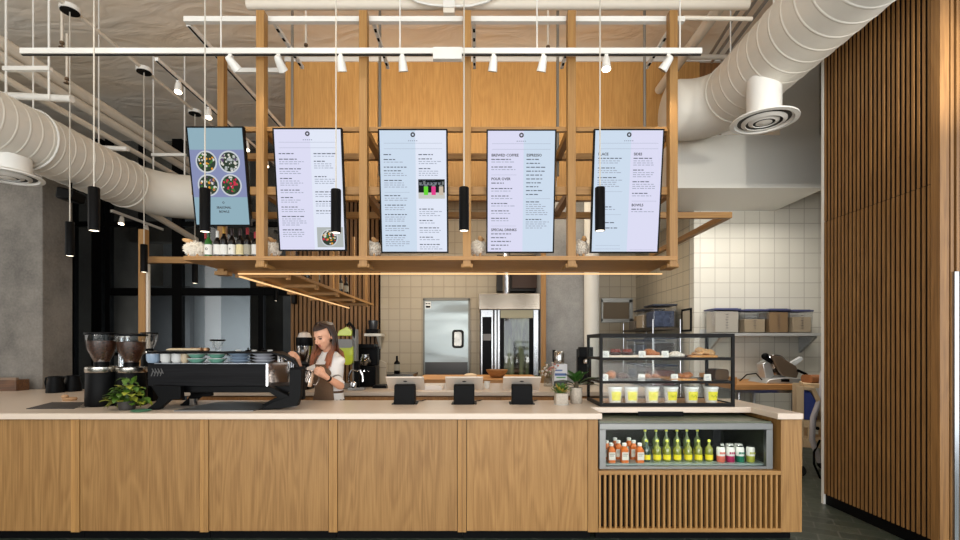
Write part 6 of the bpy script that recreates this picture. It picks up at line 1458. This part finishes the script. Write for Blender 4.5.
def turned(mb, c):
    M = Matrix.Rotation(CRZ, 3, 'Z'); mb.v = [tuple(M @ (Vector(v) - Vector(c)) + Vector(c)) for v in mb.v]; return mb
# folding utility cart with blue bin, hose and cable
KY = 5.5; kq = lambda a, b: (PX(a, KY), PZ(b, KY)); plast = pm('beige_plastic', S(206, 180, 142), .55)
t = thing('utility_cart', 'beige plastic utility cart with a blue bin beside the slat wall', 'cart', (PX(798, KY), 5.5, 0), CRZ); o = t.location.copy()
def side(y0, y1):
    m = MB()
    m.prism([kq(797, 386), kq(803, 386), kq(803, 447), kq(797, 447)], 'y', y0, y1).prism([kq(803, 386), kq(811, 387), kq(811, 390), kq(803, 390)], 'y', y0, y1)
    m.prism([kq(808, 387), kq(812, 387), kq(828, 428), kq(823, 428)], 'y', y0, y1).prism([kq(803, 420), kq(824, 420), kq(824, 427), kq(803, 427)], 'y', y0, y1)
    m.prism([kq(803, 438), kq(828, 441), kq(828, 446), kq(803, 447)], 'y', y0, y1).prism([kq(806, 427), kq(811, 427), kq(811, 440), kq(806, 440)], 'y', y0, y1).prism([kq(820, 427), kq(826, 427), kq(826, 442), kq(820, 442)], 'y', y0, y1)
    return m
for (y0, y1) in ((5.5, 5.54), (6.0, 6.04)):
    s_ = side(y0, y1).build('side_frame', plast, t, off=o, smooth=False, bevel=.004)
    MB().cyl((PX(814, KY), y0 - .002, PZ(427, KY)), (PX(814, KY), y0 + .0, PZ(427, KY)), .02, n=14).build('hole_cap', black, s_, off=o)
    for px in (800, 824): MB().cyl((PX(px, KY), y0 - .005, .06), (PX(px, KY), y1 + .005, .06), .06, n=18).build('wheel', rubber, t, off=o)
    for px in (800, 824): MB().box(PX(px, KY) - .02, PX(px, KY) + .02, y0, y1, .1, PZ(446, KY)).build('leg', plast, t, off=o, smooth=False)
MB().box(PX(798, KY), PX(826, KY), 5.54, 6.0, PZ(446, KY), PZ(442, KY)).build('deck', plast, t, off=o, smooth=False)
solo(turned(MB().prism([kq(803.5, 392), kq(809, 392), kq(816, 406), kq(814, 420), kq(803.5, 420)], 'y', 5.56, 5.95), (PX(798, KY), 5.5, 0)), 'blue_bin', pm('cobalt_plastic', S(30, 56, 140), .5), 'cobalt blue bin hanging inside the beige utility cart', 'bin', smooth=False, bevel=.01)
solo(MB().tube([P(823, 372, 5.45), P(821, 396, 5.43), P(813, 418, 5.42), P(812, 440, 5.42), P(820, 462, 5.42)], .03, 12), 'vacuum_hose', pm('hose_grey', S(188, 184, 188), .5), 'pale grey hose draped down the front of the beige cart', 'hose')
solo(MB().tube([P(820, 440, 5.4), P(814, 452, 5.4), P(814, 464, 5.38), P(820, 478, 5.35), P(825, 479, 5.3)], .012, 8), 'power_cable', black, 'black looped cable by the cart near the slat wall foot', 'cable')
solo(MB().prism(rrect(0, 0, .2, .09, .04), 'x', -.12, .12), 'tan_bag', pm('tan_leather', S(150, 96, 56), .7, bump=.3), 'brown rounded pad lying on top of the beige utility cart', 'bag', loc=(PX(818, 5.6), 5.62, PZ(386, KY) + .074))
MB().box(PX(803, KY), PX(826, KY), 5.54, 6.0, PZ(386, KY) - .02, PZ(386, KY) + .028).build('top_tray', plast, t, off=o, smooth=False, bevel=.004)
# small dark speaker on the slat wall
sp_ = thing('wall_speaker', 'small black speaker mounted on the wood slat wall', 'speaker', (PX(295, 9.6), 9.56, PZ(304, 9.6)))
MB().box(-.04, .04, -.06, .06, 0, .2).build('speaker_box', black, sp_, bevel=.006); MB().box(-.035, .035, -.065, -.06, .01, .19).build('grille', rubber, sp_, smooth=False)
sp_ = thing('ceiling_speaker', 'black speaker box hanging by the concrete column below the left duct', 'speaker', P(71, 200, 5.35))
MB().prism([(-.1, .0), (.08, -.03), (.11, .08), (-.08, .13)], 'y', -.1, .1).build('speaker_box', black, sp_, bevel=.02); MB().cyl((0, 0, .13), (0, 0, .3), .012, n=8).build('bracket', black, sp_)

# ================================================================== light, air and camera
def area(name, loc, rot, size, sy, power, col=(1, 1, 1), spread=None):
    l = bpy.data.lights.new(name, 'AREA'); l.shape = 'RECTANGLE'; l.size = size; l.size_y = sy; l.energy = power; l.color = col
    if spread: l.spread = math.radians(spread)
    o = bpy.data.objects.new(name, l); o.location = loc; o.rotation_euler = rot; C.objects.link(o); return o
def spot(name, loc, tgt, power, ang, col, blend=.6, r=.05):
    l = bpy.data.lights.new(name, 'SPOT'); l.energy = power; l.spot_size = math.radians(ang); l.spot_blend = blend; l.color = col; l.shadow_soft_size = r
    o = bpy.data.objects.new(name, l); o.location = loc; o.rotation_euler = (Vector(tgt) - Vector(loc)).to_track_quat('-Z', 'Y').to_euler(); C.objects.link(o); return o
WARM = (1, .86, .66); DAY = (.93, .97, 1)
area('shopfront_daylight', (-.5, -3.8, 2.6), (math.radians(90), 0, 0), 12, 4.6, 405, DAY)
area('ceiling_fill', (-.5, -4.4, .05), (math.radians(142), 0, 0), 11, 3, 820, (1, .96, .9))  # area light added out of view to brighten the ceiling
area('entrance_daylight', (5.2, .8, 2.2), (math.radians(90), 0, math.radians(75)), 3.5, 3.6, 70, DAY)
for k, (x, tx) in enumerate(((-1.42, -1.5), (-.53, -.6), (.36, .4), (1.25, 1.5))):
    spot(f'panel_spot_{k}', (x, 4.6, 4.0), (tx, YF, 4.75), 70, 62, WARM, .9)
spot('post_spot', (PX(668, YT), YT - .1, ZT - .1), (PXs[4], 4.15, 3.2), 25, 40, WARM, .8)
spot('post_spot_left', (PX(279, YT), YT - .3, ZT - .1), (PXs[0], 4.15, 3.4), 9, 40, WARM, .8)
for x in (-3.0, -1.2, .4): spot('counter_spot', (x, 3.2, 5.0), (x + .2, 4.2, .98), 70, 60, (1, .88, .72), .8)
area('kitchen_fill', (.4, 7.9, 4.4), (0, 0, 0), 2.6, 1.6, 56, (1, .88, .70))  # area light added so the back kitchen is lit; no fixture there
area('prep_fill', (3.7, 6.2, 3.3), (0, 0, 0), 1.6, 1.0, 17, (1, .95, .86))  # added light below the soffit for the prep corner, without a fixture
area('prep_front_fill', (3.6, 5.4, 3.2), (math.radians(28), 0, 0), 1.4, .4, 20, (1, .96, .88))  # second added light, tilted to brighten the prep wall and table
area('back_bar_fill', (-1.2, 8.0, 3.5), (0, 0, 0), 1.2, 1.2, 38, (1, .9, .76))  # added in mid-air to light the back bar; no lamp hangs there
area('led_wash_front', (-.2, 4.775, Z_SH - .035), (0, 0, 0), 4.2, .02, 6, (1, .66, .34))
area('led_wash_arm', (-2.365, 6.6, Z_SH - .035), (0, 0, 0), .02, 3.6, 5, (1, .66, .34))
area('fridge_lamp', ((f0 + f1) / 2, YR + .06, zf1 - .045), (math.radians(25), 0, 0), 1.1, .03, 1.5, (.95, 1, .9))
area('far_wall_fill', (-6.0, 11.25, 1.5), (math.radians(85), 0, 0), 3.0, 1.5, 110, (.95, .98, 1))  # unseen light added to lift the dark room's far wall
area('left_side_fill', (-8.3, 3.0, 3.0), (math.radians(90), 0, math.radians(-90)), 4.5, 4.4, 110, (1, .97, .92))  # added fill for left ceiling and column; the left wall has no window
spot('soffit_fill', (3.1, 2.4, 3.3), (3.4, 6.06, 3.85), 100, 60, (1, .95, .86), .9)  # mid-air spot added to brighten the white soffit
w = bpy.data.worlds.new('daylight'); w.use_nodes = True; bpy.context.scene.world = w
w.node_tree.nodes['Background'].inputs[0].default_value = (.86, .93, 1, 1); w.node_tree.nodes['Background'].inputs[1].default_value = 1.0
cam = bpy.data.cameras.new('camera'); cam.sensor_width = 36; cam.lens = F / 960 * 36; cam.shift_x = (480 - CX) / 960; cam.shift_y = (HY - 270) / 960
cam.clip_start = .05
co_ = bpy.data.objects.new('camera', cam); co_.location = (0, 0, H); co_.rotation_euler = (PI / 2, 0, 0); C.objects.link(co_)
sc = bpy.context.scene; sc.camera = co_
sc.view_settings.view_transform = 'Standard'; sc.view_settings.look = 'None'; sc.view_settings.exposure = 0
sc.cycles.max_bounces = 8; sc.cycles.transparent_max_bounces = 24; sc.cycles.caustics_reflective = False; sc.cycles.caustics_refractive = False; sc.cycles.sample_clamp_indirect = 6
